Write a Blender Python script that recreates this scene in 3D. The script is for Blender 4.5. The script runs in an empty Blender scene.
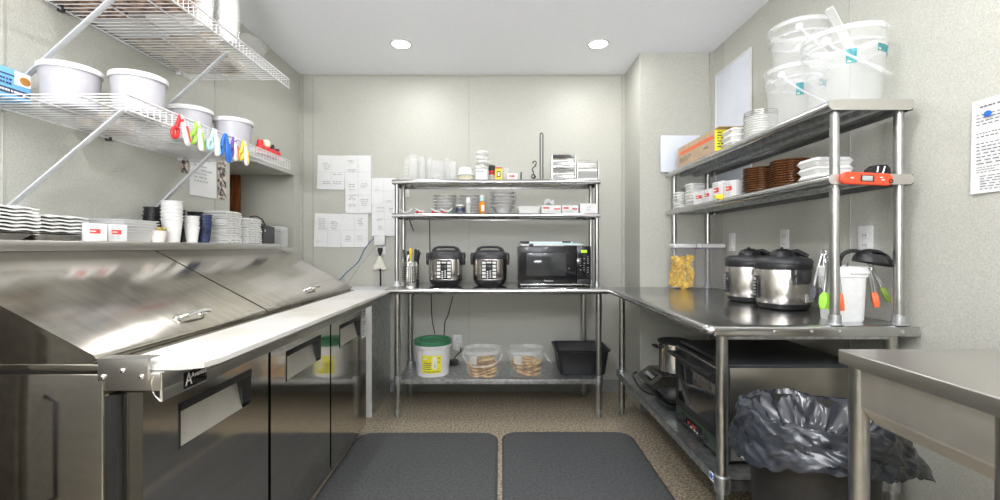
import bpy, bmesh, math, random
from mathutils import Vector, Matrix
random.seed(7)
PI = math.pi
SC = bpy.context.scene
COL = SC.collection
F, CH, CX, CY = 450.0, 1.15, 500.0, 247.0          # focal length (px of a 1000 px frame), eye height, vanishing point

def fx(px, y): return (px - CX) * y / F
def fz(py, y): return CH - (py - CY) * y / F

# ------------------------------------------------------------------ materials
MATS = {}
def mat(name, col, rough=.5, metal=0., noise=0., nscale=40., bump=0., bscale=120., alpha=1., coat=0., emit=None, spec=.5,
        brush=None, col2=None, ramp=(.4, .6), trans=0., detail=3., ior=1.45, rvar=0.):
    m = bpy.data.materials.new(name); m.use_nodes = True
    nt = m.node_tree; N = nt.nodes; L = nt.links
    b = N['Principled BSDF']
    c = tuple(col) + (1.,)
    b.inputs['Base Color'].default_value = c
    b.inputs['Roughness'].default_value = rough
    b.inputs['Metallic'].default_value = metal
    b.inputs['IOR'].default_value = ior
    b.inputs['Specular IOR Level'].default_value = spec
    b.inputs['Alpha'].default_value = alpha
    b.inputs['Coat Weight'].default_value = coat
    b.inputs['Transmission Weight'].default_value = trans
    if emit:
        b.inputs['Emission Color'].default_value = tuple(emit[0]) + (1.,)
        b.inputs['Emission Strength'].default_value = emit[1]
    tc = N.new('ShaderNodeTexCoord')
    mp = N.new('ShaderNodeMapping'); L.new(tc.outputs['Object'], mp.inputs['Vector'])
    if brush: mp.inputs['Scale'].default_value = brush
    nz = N.new('ShaderNodeTexNoise'); nz.inputs['Scale'].default_value = nscale; nz.inputs['Detail'].default_value = detail
    L.new(mp.outputs['Vector'], nz.inputs['Vector'])
    if noise or col2:
        r = N.new('ShaderNodeValToRGB')
        r.color_ramp.elements[0].position = ramp[0]; r.color_ramp.elements[1].position = ramp[1]
        a = [max(0, v * (1 - noise)) for v in col]
        d = list(col2) if col2 else [min(1, v * (1 + noise)) for v in col]
        r.color_ramp.elements[0].color = tuple(a) + (1.,); r.color_ramp.elements[1].color = tuple(d) + (1.,)
        L.new(nz.outputs['Fac'], r.inputs['Fac']); L.new(r.outputs['Color'], b.inputs['Base Color'])
    if rvar:
        mr = N.new('ShaderNodeMapRange')
        mr.inputs['To Min'].default_value = max(0.02, rough - rvar); mr.inputs['To Max'].default_value = rough + rvar
        L.new(nz.outputs['Fac'], mr.inputs['Value']); L.new(mr.outputs['Result'], b.inputs['Roughness'])
    if bump:
        n2 = N.new('ShaderNodeTexNoise'); n2.inputs['Scale'].default_value = bscale; n2.inputs['Detail'].default_value = 2.
        L.new(mp.outputs['Vector'], n2.inputs['Vector'])
        bp = N.new('ShaderNodeBump'); bp.inputs['Strength'].default_value = bump; bp.inputs['Distance'].default_value = .004
        L.new(n2.outputs['Fac'], bp.inputs['Height']); L.new(bp.outputs['Normal'], b.inputs['Normal'])
    MATS[name] = m
    return m

WALL = mat('pebbled_wall_panel', (.487, .487, .442), .34, noise=.12, nscale=240, bump=.35, bscale=230, ramp=(.35, .65), spec=.4)
TRIMM = mat('wall_panel_strip', (.43, .43, .395), .4, noise=.03)
CEIL = mat('ceiling_paint', (.87, .89, .94), .6, noise=.015, nscale=90, bump=.08, bscale=220)
FLOORM = mat('speckled_tan_floor', (.15, .115, .075), .32, noise=.4, nscale=75, col2=(.48, .41, .31), ramp=(.34, .62), detail=9, bump=.05, bscale=200)
BASEM = mat('grey_cove_base', (.27, .28, .28), .45, noise=.05)
MATM = mat('black_rubber_mat', (.075, .077, .08), .5, noise=.22, nscale=70, bump=.6, bscale=110)
STEEL = mat('brushed_steel', (.62, .60, .57), .34, 1., noise=.012, nscale=3, rvar=.015)
STEELT = mat('table_steel', (.53, .53, .53), .2, 1., noise=.03, nscale=5, brush=(1, 4, 4), rvar=.05)
STEELD = mat('fridge_steel', (.62, .59, .54), .09, 1., noise=.03, nscale=6, brush=(1, 1, 6), rvar=.03, bump=.008, bscale=4)
STEELH = mat('hood_steel', (.55, .515, .46), .17, 1., noise=.06, nscale=9, brush=(1, 5, 1), rvar=.05, bump=.02, bscale=5)
GALV = mat('galvanised_steel', (.55, .57, .58), .42, 1., noise=.16, nscale=35, rvar=.08)
PIPE = mat('pipe_steel', (.47, .47, .46), .3, 1., noise=.06, nscale=40, rvar=.06)
CHROME = mat('chrome', (.80, .80, .79), .1, 1., noise=.03)
GRIPST = mat('grip_plate_steel', (.78, .75, .69), .5, 1., noise=.04, nscale=12)
SLABM = mat('dull_black_slab', (.085, .08, .07), .5, noise=.1)
OVENST = mat('oven_side_steel', (.40, .375, .33), .3, 1., noise=.05, nscale=8)
FOIL = mat('foil', (.70, .69, .67), .3, 1., noise=.08, nscale=60, bump=.4, bscale=90)
COOKSTEEL = mat('cooker_steel', (.60, .57, .54), .24, 1., noise=.05, nscale=25, brush=(12, 12, 1), rvar=.06)
BLACK = mat('black_plastic', (.018, .018, .02), .4, noise=.15, nscale=60)
GLOSSB = mat('glossy_black', (.012, .012, .014), .12, noise=.1, nscale=20, coat=.1, spec=.3)
DKGREY = mat('charcoal_plastic', (.04, .041, .045), .42, noise=.1)
GASKET = mat('dark_gasket', (.012, .012, .012), .6, noise=.1)
BOARD = mat('worn_white_board', (.55, .52, .46), .45, noise=.05, nscale=5, col2=(.61, .60, .58), ramp=(.3, .55))
WHITE = mat('white_plastic', (.70, .70, .70), .4, noise=.02)
FOAM = mat('white_foam', (.73, .73, .72), .55, noise=.02, nscale=80)
WHITEW = mat('white_wire_coating', (.66, .66, .67), .35, noise=.02)
BRACE = mat('grey_white_bracket', (.50, .52, .54), .4, noise=.02)
PAPER = mat('printer_paper', (.76, .765, .77), .6, noise=.012, nscale=30)
INK = mat('grey_ink', (.12, .12, .13), .7, noise=.2, nscale=400)
INKL = mat('pale_ink', (.42, .43, .45), .7, noise=.1, nscale=400)
RED = mat('red_plastic', (.55, .02, .025), .35, noise=.06)
REDI = mat('red_print', (.62, .07, .06), .5, noise=.1, nscale=200)
ORANGE = mat('orange_plastic', (.78, .16, .05), .4, noise=.05)
GREEN = mat('lime_silicone', (.30, .60, .06), .4, noise=.05)
GREENL = mat('green_lid_plastic', (.045, .18, .09), .35, noise=.08)
BLUE = mat('blue_plastic', (.02, .14, .55), .35, noise=.06)
LBLUE = mat('pale_blue_plastic', (.42, .68, .72), .4, noise=.04)
TEAL = mat('teal_sticker', (.05, .25, .28), .5, noise=.3, nscale=90)
PURPLE = mat('purple_plastic', (.16, .08, .34), .4, noise=.06)
YELLOW = mat('yellow_plastic', (.80, .62, .05), .45, noise=.05)
YLABEL = mat('yellow_label', (.82, .76, .02), .5, noise=.05)
CARTB = mat('sky_blue_carton', (.16, .42, .72), .5, noise=.04)
CARD = mat('brown_cardboard', (.52, .38, .26), .65, noise=.06, nscale=30)
WICKER = mat('brown_glazed_basket', (.13, .05, .018), .25, noise=.5, nscale=45, brush=(1, 1, 5))
NAVY = mat('navy_plastic', (.03, .045, .10), .3, noise=.5, nscale=30)
CREAM = mat('cream_food', (.74, .66, .48), .7, noise=.12, nscale=50)
BREAD = mat('toasted_bread', (.62, .27, .05), .7, noise=.35, nscale=22, col2=(.92, .66, .27), bump=.3, bscale=60)
CHIP = mat('corn_chip', (.95, .56, .05), .6, noise=.25, nscale=40)
BROWNP = mat('brown_snack_bag', (.30, .13, .07), .45, noise=.6, nscale=30, col2=(.55, .36, .26))
BEIGEP = mat('beige_pack', (.55, .48, .40), .6, noise=.2, nscale=18)
WOOD = mat('orange_stained_wood', (.25, .07, .015), .35, noise=.45, nscale=8, brush=(8, 8, .5))
AMBER = mat('amber_liquid', (.70, .24, .02), .2, noise=.08)
TUBM = mat('frosted_tub', (.50, .49, .53), .35, noise=.03, alpha=.86)
CLEAR = mat('clear_plastic', (.86, .87, .88), .1, noise=.01, alpha=.20, spec=.7)
CLEARW = mat('cloudy_plastic', (.84, .86, .87), .25, noise=.03, alpha=.10)
CLEARR = mat('cloudy_plastic_rim', (.84, .86, .87), .25, noise=.02, alpha=.30)
CUPC = mat('clear_cup', (.86, .87, .87), .10, noise=.01, alpha=.13, spec=.7)
CANM = mat('smoky_clear_canister', (.60, .59, .62), .08, noise=.02, alpha=.09, spec=.7)
BUCKW = mat('milky_bucket', (.80, .81, .81), .4, noise=.03, alpha=.93)
GLASSD = mat('dark_oven_glass', (.02, .02, .022), .05, noise=.1, spec=.9, coat=.5)
GLASSM = mat('microwave_window', (.045, .048, .05), .1, noise=.12, nscale=14, spec=.4)
BAGM = mat('grey_bin_liner', (.028, .032, .042), .24, noise=.1, nscale=10, bump=.12, bscale=30, spec=.8)
BINM = mat('black_bin', (.022, .021, .02), .45, noise=.15)
OLIVE = mat('olive_panel', (.03, .05, .035), .35, noise=.1)
COOKTOP = mat('bronze_black_metal', (.10, .095, .08), .3, .6, noise=.15)
WHITEBOARD = mat('blue_white_board', (.68, .72, .80), .3, noise=.03, nscale=5)
LENS = mat('lamp_lens', (.9, .9, .88), .4, emit=((1., .97, .92), 12.), noise=.01)
SCREEN = mat('dark_display', (.03, .035, .035), .15, noise=.1)
GREEND = mat('green_display', (.25, .45, .02), .4, emit=((.45, .75, .03), .55), noise=.1)
CORD = mat('black_cord', (.015, .015, .015), .5, noise=.1)
BCORD = mat('blue_cord', (.03, .13, .34), .5, noise=.1)
GCORD = mat('grey_cord', (.45, .45, .43), .5, noise=.1)
SILGREY = mat('dark_grey_silicone', (.07, .075, .085), .45, noise=.1)
SCHRED = mat('orange_red_casing', (.75, .07, .025), .35, noise=.05)

# ------------------------------------------------------------------ geometry helpers
class G:
    def __init__(s): s.bm = bmesh.new()
    def box(s, x0, x1, y0, y1, z0, z1, bev=0., seg=2, M=None):
        m = Matrix.Translation(((x0+x1)/2, (y0+y1)/2, (z0+z1)/2)) @ Matrix.Diagonal((abs(x1-x0), abs(y1-y0), abs(z1-z0), 1))
        if M is not None: m = M @ m
        r = bmesh.ops.create_cube(s.bm, size=1., matrix=m)
        if bev:
            ed = list({e for v in r['verts'] for e in v.link_edges})
            bmesh.ops.bevel(s.bm, geom=ed, offset=bev, segments=seg, affect='EDGES', profile=.5, clamp_overlap=True)
        return s
    def cyl(s, p0, p1, r, r2=None, n=14, caps=True):
        p0, p1 = Vector(p0), Vector(p1); d = p1 - p0
        if d.length < 1e-6: return s
        q = d.to_track_quat('Z', 'Y').to_matrix().to_4x4()
        bmesh.ops.create_cone(s.bm, cap_ends=caps, segments=n, radius1=r, radius2=r if r2 is None else r2, depth=d.length,
                              matrix=Matrix.Translation((p0+p1)/2) @ q)
        return s
    def lathe(s, prof, c=(0, 0, 0), n=28, sx=1., sy=1., sq=0., M=None, close=False):
        # sq > 0 squares the section (superellipse)
        rings = []
        for r, z in prof:
            ring = []
            for k in range(n):
                a = 2*PI*k/n
                ca, sa = math.cos(a), math.sin(a)
                f = 1.
                if sq:
                    p = 2 + sq
                    f = 1./((abs(ca)**p + abs(sa)**p) ** (1./p))
                co = Vector((c[0] + r*f*ca*sx, c[1] + r*f*sa*sy, c[2] + z))
                if M is not None: co = M @ co
                ring.append(s.bm.verts.new(co))
            rings.append(ring)
        m = len(rings)
        for i in range(m if close else m-1):
            A, B = rings[i], rings[(i+1) % m]
            for k in range(n):
                s.bm.faces.new((A[k], A[(k+1) % n], B[(k+1) % n], B[k]))
        if not close:
            if prof[0][0] > 1e-6 and getattr(s, 'capb', True): s.bm.faces.new(list(reversed(rings[0])))
            if prof[-1][0] > 1e-6 and getattr(s, 'capt', True): s.bm.faces.new(rings[-1])
        return s
    def open_lathe(s, prof, **k):           # no caps
        s.capb = s.capt = False; s.lathe(prof, **k); s.capb = s.capt = True; return s
    def loft(s, secs, c=(0, 0, 0), n=5, capb=True, capt=True, M=None):
        # secs: (halfw, halfd, corner radius, z)
        rings = []
        for hw, hd, r, z in secs:
            r = min(r, hw*.999, hd*.999); ring = []
            for qx, qy, a0 in ((1, 1, 0), (-1, 1, PI/2), (-1, -1, PI), (1, -1, 1.5*PI)):
                for k in range(n+1):
                    a = a0 + PI/2*k/n
                    co = Vector((c[0] + qx*(hw-r) + r*math.cos(a), c[1] + qy*(hd-r) + r*math.sin(a), c[2] + z))
                    if M is not None: co = M @ co
                    ring.append(s.bm.verts.new(co))
            rings.append(ring)
        t = len(rings[0])
        for A, B in zip(rings, rings[1:]):
            for k in range(t):
                s.bm.faces.new((A[k], A[(k+1) % t], B[(k+1) % t], B[k]))
        if capb: s.bm.faces.new(list(reversed(rings[0])))
        if capt: s.bm.faces.new(rings[-1])
        return s
    def tube(s, pts, r, n=6, closed=False, caps=True):
        pts = [Vector(p) for p in pts]; m = len(pts); rings = []; up = None
        for i, p in enumerate(pts):
            if closed: t = pts[(i+1) % m] - pts[i-1]
            else: t = pts[min(i+1, m-1)] - pts[max(i-1, 0)]
            t.normalize()
            if up is None:
                up = Vector((0, 0, 1)) if abs(t.z) < .9 else Vector((1, 0, 0))
            x = t.cross(up)
            if x.length < 1e-5: x = t.orthogonal()
            x.normalize(); up = x.cross(t).normalized()
            rr = r[i] if isinstance(r, (list, tuple)) else r
            rings.append([s.bm.verts.new(p + x*rr*math.cos(2*PI*k/n) + up*rr*math.sin(2*PI*k/n)) for k in range(n)])
        for i in range(m if closed else m-1):
            A, B = rings[i], rings[(i+1) % m]
            for k in range(n): s.bm.faces.new((A[k], A[(k+1) % n], B[(k+1) % n], B[k]))
        if caps and not closed:
            s.bm.faces.new(list(reversed(rings[0]))); s.bm.faces.new(rings[-1])
        return s
    def prism(s, poly, axis, a0, a1):
        # poly: 2D points in the two other axes (x: y,z  y: x,z  z: x,y)
        def co(p, a):
            return {'x': (a, p[0], p[1]), 'y': (p[0], a, p[1]), 'z': (p[0], p[1], a)}[axis]
        A = [s.bm.verts.new(co(p, a0)) for p in poly]; B = [s.bm.verts.new(co(p, a1)) for p in poly]
        n = len(poly)
        s.bm.faces.new(A); s.bm.faces.new(list(reversed(B)))
        for k in range(n): s.bm.faces.new((A[k], B[k], B[(k+1) % n], A[(k+1) % n]))
        return s
    def grid(s, fn, nu, nv, thick=0.):
        V = [[s.bm.verts.new(fn(i/nu, j/nv)) for j in range(nv+1)] for i in range(nu+1)]
        for i in range(nu):
            for j in range(nv):
                s.bm.faces.new((V[i][j], V[i+1][j], V[i+1][j+1], V[i][j+1]))
        if thick:
            bmesh.ops.recalc_face_normals(s.bm, faces=s.bm.faces[:])
            bmesh.ops.solidify(s.bm, geom=s.bm.faces[:], thickness=thick)
        return s
    def ball(s, c, r, sx=1, sy=1, sz=1, u=14, v=9):
        bmesh.ops.create_uvsphere(s.bm, u_segments=u, v_segments=v, radius=r,
                                  matrix=Matrix.Translation(c) @ Matrix.Diagonal((sx, sy, sz, 1)))
        return s
    def quad(s, *p):
        s.bm.faces.new([s.bm.verts.new(q) for q in p]); return s
    def xf(s, M):
        bmesh.ops.transform(s.bm, matrix=M, verts=s.bm.verts[:]); return s
    def build(s, name, m, parent=None, label=None, ang=38, recalc=True):
        if recalc: bmesh.ops.recalc_face_normals(s.bm, faces=s.bm.faces[:])
        me = bpy.data.meshes.new(name); s.bm.to_mesh(me); s.bm.free()
        me.materials.append(m)
        if ang:
            for p in me.polygons: p.use_smooth = True
            me.set_sharp_from_angle(angle=math.radians(ang))
        o = bpy.data.objects.new(name, me); COL.objects.link(o)
        if parent is not None: o.parent = parent
        if label: o['label'] = label
        return o

def thing(name, label, cat, loc=(0, 0, 0), rz=0., group=None):
    o = bpy.data.objects.new(name, None); COL.objects.link(o)
    o.empty_display_size = .05
    o.location = loc; o.rotation_euler = (0, 0, rz)
    o['label'] = label; o['category'] = cat
    if group: o['group'] = group
    return o
def tag(o, label, cat, group=None, kind=None):
    o['label'] = label; o['category'] = cat
    if group: o['group'] = group
    if kind: o['kind'] = kind
    return o
def struct(g, name, m, parent=None, ang=None):
    o = g.build(name, m, parent, ang=ang)
    if parent is None: o['kind'] = 'structure'
    return o
def dup(root, loc, rz=None, label=None, group=None, scale=None):
    r = root.copy(); COL.objects.link(r); r.location = loc
    if rz is not None: r.rotation_euler = (0, 0, rz)
    if scale: r.scale = scale
    if label: r['label'] = label
    if group: r['group'] = group
    for ch in list(root.children):
        c = ch.copy(); COL.objects.link(c); c.parent = r
        for g in list(ch.children):
            d = g.copy(); COL.objects.link(d); d.parent = c
    return r
ORD = ['bottom', 'second', 'third', 'fourth', 'fifth', 'sixth', 'seventh', 'eighth', 'ninth', 'tenth', 'eleventh', 'twelfth',
       'thirteenth', 'fourteenth', 'fifteenth', 'sixteenth']
def stackof(proto, n, base, dz, what, group, jit=0., rzj=0., rz=0., lean=(0, 0)):
    """n copies of proto piled upward; the first is proto itself."""
    for k in range(n):
        pos = (base[0] + random.uniform(-jit, jit) + lean[0]*k, base[1] + random.uniform(-jit, jit) + lean[1]*k, base[2] + k*dz)
        lab = '%s, %s' % (what, 'top one' if k == n-1 else (ORD[k] + ('' if k == 0 else ' from bottom')))
        a = rz + random.uniform(-rzj, rzj)
        if k == 0:
            proto.location = pos; proto.rotation_euler = (0, 0, a); proto['label'] = lab; proto['group'] = group
        else:
            dup(proto, pos, a, lab, group)

def text_mesh(g, s, size, M, ext=.0004):
    """letters as mesh, added to builder g (text plane local XY)."""
    cu = bpy.data.curves.new('lettering', 'FONT'); cu.body = s; cu.size = size; cu.extrude = ext; cu.align_x = 'CENTER'; cu.align_y = 'CENTER'
    o = bpy.data.objects.new('lettering', cu); COL.objects.link(o)
    dg = bpy.context.evaluated_depsgraph_get()
    me = bpy.data.meshes.new_from_object(o.evaluated_get(dg))
    me.transform(M); g.bm.from_mesh(me)
    bpy.data.objects.remove(o); bpy.data.meshes.remove(me); bpy.data.curves.remove(cu)
    return g
def frame_m(o, u, v):
    """matrix whose local x = u, y = v, origin o."""
    u = Vector(u).normalized(); v = Vector(v).normalized(); w = u.cross(v)
    return Matrix(((u.x, v.x, w.x, o[0]), (u.y, v.y, w.y, o[1]), (u.z, v.z, w.z, o[2]), (0, 0, 0, 1)))
def dashes(g, M, x0, x1, y0, y1, rows, rnd, h=.4, words=(3, 6), skip=.1, center=False, e=.0008):
    """rows of small word-like marks inside a rectangle of plane M."""
    dy = (y1-y0)/rows
    for r in range(rows):
        if rnd.random() < skip: continue
        y = y1 - (r+.5)*dy
        w = (x1-x0)*rnd.uniform(.5, 1.)
        x = x0 + ((x1-x0-w)/2 if center else 0); xe = x + w
        n = rnd.randint(*words); cw = w/n
        for k in range(n):
            a, b = x + k*cw, x + k*cw + cw*rnd.uniform(.55, .88)
            q = [M @ Vector(p) for p in ((a, y-dy*h/2, e), (b, y-dy*h/2, e), (b, y+dy*h/2, e), (a, y+dy*h/2, e))]
            g.quad(*q)

# ------------------------------------------------------------------ room
XL, XR, YB, YF, ZC = -1.58, 1.49, 3.57, -5.5, 2.515
BX, BY = .985, 3.165                                 # corner of the boxed-out wall
OY0, OY1, OZ0, OZ1, OXD = 2.63, 3.45, 1.145, 1.70, -2.06
T = .1
struct(G().box(-2.3, XR+T, YF-T, YB+T, -.1, 0), 'floor', FLOORM)
struct(G().box(-2.3, XR+T, YF-T, YB+T, ZC, ZC+.1), 'ceiling', CEIL)
struct(G().box(XL-.6, XR+T, YB, YB+T, 0, ZC), 'wall_back', WALL)
struct(G().box(XR, XR+T, YF-T, YB, 0, ZC), 'wall_right', WALL)
struct(G().box(-2.3, XR+T, YF-T, YF, 0, ZC), 'wall_front', WALL)
g = G()
g.box(XL-.12, XL, YF, OY0, 0, ZC)                    # up to the pass-through
g.box(OXD, XL, OY0, OY1, 0, OZ0); g.box(OXD, XL, OY0, OY1, OZ1, ZC)
g.box(OXD, XL, OY1, YB, 0, ZC)
g.box(OXD, XL-.12, OY0-.12, OY0, 0, ZC)
struct(g, 'wall_left', WALL)
struct(G().box(OXD-.1, OXD, OY0-.2, YB, 0, ZC), 'wall_passage', WALL)
struct(G().box(OXD, OXD+.075, OY1-.03, OY1-.001, OZ0, OZ1-.001, .004), 'trim_1', WOOD)
struct(G().box(BX, XR, BY, YB, 0, ZC), 'wall_corner', WALL)
# panel joint strips
k = 2
def strip(*a):
    global k
    struct(G().box(*a), 'trim_%d' % k, TRIMM); k += 1
strip(fx(313, YB)-.004, fx(313, YB)+.004, YB-.003, YB, 0, ZC)
strip(fx(469, YB)-.004, fx(469, YB)+.004, YB-.003, YB, 0, ZC)
strip(XL, XL+.02, YB-.02, YB, 0, ZC)
strip(BX-.02, BX, YB-.02, YB, 0, ZC)
strip(XR-.02, XR, BY-.02, BY, 0, ZC)
for px in (3, 215): y = F*1.58/(500-px); strip(XL, XL+.003, y-.004, y+.004, 0, ZC)
for px in (723, 850): y = F*XR/(px-500); strip(XR-.003, XR, y-.004, y+.004, 0, ZC)
strip(XL, BX, YB-.012, YB, ZC-.009, ZC)
struct(G().box(XL+.6, BX-.006, YB-.008, YB, 0, .10), 'baseboard_back', BASEM)
struct(G().box(BX, XR, BY-.008, BY, 0, .10), 'baseboard_corner', BASEM)
struct(G().box(XR-.008, XR, YF, BY-.008, 0, .10), 'baseboard_right', BASEM)
# pass-through sill ledge and edge bead
struct(G().box(XL-.002, XL+.012, OY0, OY1+.01, OZ0-.03, OZ0, .003), 'trim_sill', WALL)

# ------------------------------------------------------------------ lamps in the ceiling
def downlight(x, y, label, watt=3.6):
    t = thing('recessed_light', label, 'ceiling light', (x, y, ZC), 0, 'round recessed ceiling lights')
    G().lathe([(.058, -.003), (.060, -.007), (.070, -.006), (.075, -.001), (.075, 0), (.058, 0)], n=36, close=True).build('trim_ring', WHITE, t)
    G().lathe([(.058, -.002), (.058, -.005), (.04, -.006), (0.0, -.0065)], n=36).build('lens', LENS, t)
    li = bpy.data.lights.new('downlight', 'AREA'); li.shape = 'DISK'; li.size = .11; li.energy = watt
    li.color = (1., .99, .975); li.spread = PI
    o = bpy.data.objects.new('downlight', li); COL.objects.link(o); o.location = (x, y, ZC-.012)
    return t
EXPO = .74; FILL_W = 150
downlight(-.664, 3.02, 'glowing round recessed ceiling light nearer the wire shelves')
downlight(.66, 3.02, 'glowing round recessed ceiling light nearer the boxed-out corner')
# ------------------------------------------------------------------ sandwich prep fridge
FY0, FY1 = 1.02, 2.79
fr = thing('prep_fridge', 'long stainless three door prep fridge with slanted lids along the wire shelf wall', 'fridge', (-1.2, 1.9, 0))
MI = Matrix.Translation((1.2, -1.9, 0))
def fb(g, name, m, parent=None, **k): return g.xf(MI).build(name, m, parent or fr, **k)
g = G().box(-1.572, -.90, FY0, FY1, .06, .862, .004)
g.box(-1.5, -.93, FY0+.05, FY1-.03, .0, .06)
fb(g, 'body', STEELD)
g = G().box(-.902, -.878, FY0+.012, FY1-.01, .055, .81)
fb(g, 'door_gasket', GASKET)
# slanted hood
hood = [(-1.572, .885), (-.925, .885), (-.925, .892), (-1.352, 1.128), (-1.572, 1.128)]
fb(G().prism(hood, 'y', FY0+.004, FY1-.002), 'hood', STEELD)
fb(G().box(-1.572, -.90, FY0, FY1, .868, .884, .003), 'worktop_rim', STEELH)
fb(G().box(-1.572, -.912, FY0+.008, FY1-.008, .860, .870), 'seam', GASKET)
fb(G().box(-1.574, -1.364, FY0-.003, FY1+.003, 1.137, 1.17, .004), 'ledge', STEEL)
fb(G().box(-1.572, -1.378, FY0+.004, FY1-.004, 1.126, 1.139), 'hinge_gap', GASKET)
# lids
a = Vector((-1.366, 1.127)); b = Vector((-.922, .890)); d = (b-a).normalized(); nn = Vector((-d.y, d.x))
if nn.y < 0: nn = -nn
def lidp(t, h): return a + (b-a)*t + nn*h
for y0, y1 in ((FY0, 1.764), (1.776, FY1)):
    g = G().prism([tuple(lidp(0, 0)), tuple(lidp(1, 0)), tuple(lidp(1.004, .008)), tuple(lidp(.99, .013)), tuple(lidp(.01, .013)), tuple(lidp(-.004, .008))], 'y', y0, y1)
    lid = fb(g, 'lid', STEELH, ang=50)
    ym = (y0+y1)/2 + .03
    p = lidp(.86, .013); q = lidp(.90, .034)
    g = G()
    g.tube([(p.x, ym-.055, p.y), (q.x, ym-.05, q.y), (q.x, ym-.02, q.y+.004), (q.x, ym+.02, q.y+.004), (q.x, ym+.05, q.y), (p.x, ym+.055, p.y)], .0065, n=8)
    for s in (-.055, .055): g.cyl((p.x, ym+s, p.y-.002), (p.x+.004, ym+s, p.y+.006), .012)
    h = fb(g, 'handle', CHROME, lid)
# front fascia with rolled end
g = G().box(-.90, -.764, FY0, FY1, .822, .866, .006)
g.box(-.772, -.764, FY0, FY1, .80, .83, .002)
fb(g, 'fascia', STEEL)
g = G().tube([(-.766, FY0-.001, .80), (-.766, FY0-.001, .866)], .003, n=6)
g.tube([(-.783, FY0-.001, .862), (-.789, FY0-.001, .846), (-.789, FY0-.001, .828), (-.780, FY0-.001, .812), (-.768, FY0-.001, .801)], .002, n=6)
fb(g, 'fascia_end', CHROME)
br = fb(G().box(-.905, -.793, FY0-.008, FY0+.002, .848, .8985, .001).box(-.905, -.793, FY0-.008, FY0+.03, .8965, .8985, .0005), 'board_bracket', STEEL)
for x, z in ((-.893, .858), (-.849, .872), (-.806, .858)):
    fb(G().lathe([(.0055, 0), (.0055, .002), (.003, .004), (0, .0045)], n=14, M=Matrix.Translation((x, FY0-.008, z)) @ Matrix.Rotation(PI/2, 4, 'X')), 'screw', CHROME, br)
# badge on the fascia
by0 = F*.764/(500-183.5); by1 = F*.764/(500-206)
bd = fb(G().box(-.765, -.7615, by0, by1, .806, .846, .0008), 'badge', GLOSSB, label='black maker badge with white lettering')
g = G(); M = frame_m((-.7612, (by0+by1)/2-.027, .826), (0, 1, 0), (0, 0, 1))
text_mesh(g, 'A', .045, M @ Matrix.Diagonal((.8, 1, 1, 1)))
text_mesh(g, 'Avantco', .018, frame_m((-.7612, (by0+by1)/2+.012, .833), (0, 1, 0), (0, 0, 1)))
fb(g, 'lettering', WHITE, bd, ang=0)
# doors with recessed grips
for i, (y0, y1) in enumerate(((1.046, 1.611), (1.630, 2.196), (2.213, 2.787))):
    p0, p1, q0, q1 = y0+.115, y0+.455, .632, .745
    g = G().box(-.876, -.862, y0, y1, .05, .812)
    for bx in ((y0, p0, .05, .812), (p1, y1, .05, .812), (p0, p1, .05, q0), (p0, p1, q1, .812)): g.box(-.863, -.83, bx[0], bx[1], bx[2], bx[3])
    dr = fb(g, 'door', STEELD, ang=0)
    g = G()                                           # black grip surround
    g.box(-.853, -.8285, p0, p1, q1-.022, q1, .001); g.box(-.861, -.8285, p0, p0+.008, q0-.006, q1, .001); g.box(-.861, -.829, p1-.012, p1, q0, q1, .001)
    g.prism([(-.8615, q0), (-.829, q0+.012), (-.829, q1), (-.8615, q1)], 'y', p1-.05, p1-.004)
    fb(g, 'grip', BLACK, dr)
    g = G().prism([(-.8615, q1-.017), (-.8615, q0), (-.830, q0), (-.832, q0+.004), (-.853, q1-.017)], 'y', p0+.008, p1-.05)
    fb(g, 'grip_plate', GRIPST, dr)
    g = G().lathe([(.007, 0), (.007, .003), (.003, .004), (0, .004)], n=14, M=Matrix.Translation((-.83, y1-.06, .79)) @ Matrix.Rotation(PI/2, 4, 'Y'))
    fb(g, 'lock', CHROME, dr)
# cutting board
g = G()
pl = [(-.925, 1.03), (-.735, 1.03), (-.69, 1.05), (-.68, 1.09), (-.68, FY1), (-.925, FY1)]
g.prism(pl, 'z', .868, .881)
cb = tag(g.build('cutting_board', BOARD, ang=30), 'long worn white cutting board running along the prep fridge front', 'cutting board')

# low white cabinet past the fridge
t = thing('ice_bin', 'low white box cabinet between the prep fridge and the paper covered wall', 'cabinet', (-1.2, 3.3, 0))
W = Matrix.Translation((1.2, -3.3, 0))
G().box(-1.56, -.868, 3.03, 3.555, .0, .815, .006).xf(W).build('body', GALV, t)
G().box(-1.56, -.862, 3.022, 3.034, .002, .815, .003).xf(W).build('front_panel', WHITE, t)
G().box(-1.565, -.84, 3.015, 3.56, .815, .842, .005).xf(W).build('top', WHITE, t)
# notice on the last door
t = tag(G().box(-.8295, -.8285, 2.70, 2.778, .60, .775).build('spec_sheet', PAPER), 'white printed notice stuck on the farthest fridge door', 'notice')
g = G(); dashes(g, frame_m((-.8284, 2.70, .60), (0, 1, 0), (0, 0, 1)), .008, .07, .01, .165, 10, random.Random(3), h=.55)
g.build('lettering', INK, t, ang=0)

t = thing('reflection_slab', 'added dark freezer just outside the view past the prep fridge end', 'slab', (-1.37, .35, 0))  # unseen dark body added only so the fridge end mirrors something dark
G().box(-.2, .2, -.55, .57, .04, 1.02, .008).build('body', SLABM, t)
G().box(.2, .225, -.54, .56, .06, 1.0, .006).build('door', SLABM, t)
G().tube([(.225, .48, .5), (.26, .48, .52), (.26, .48, .80), (.225, .48, .82)], .008).build('handle', BLACK, t)
G().box(-.18, .18, -.5, .52, 0, .042).build('plinth', BLACK, t)

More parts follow.
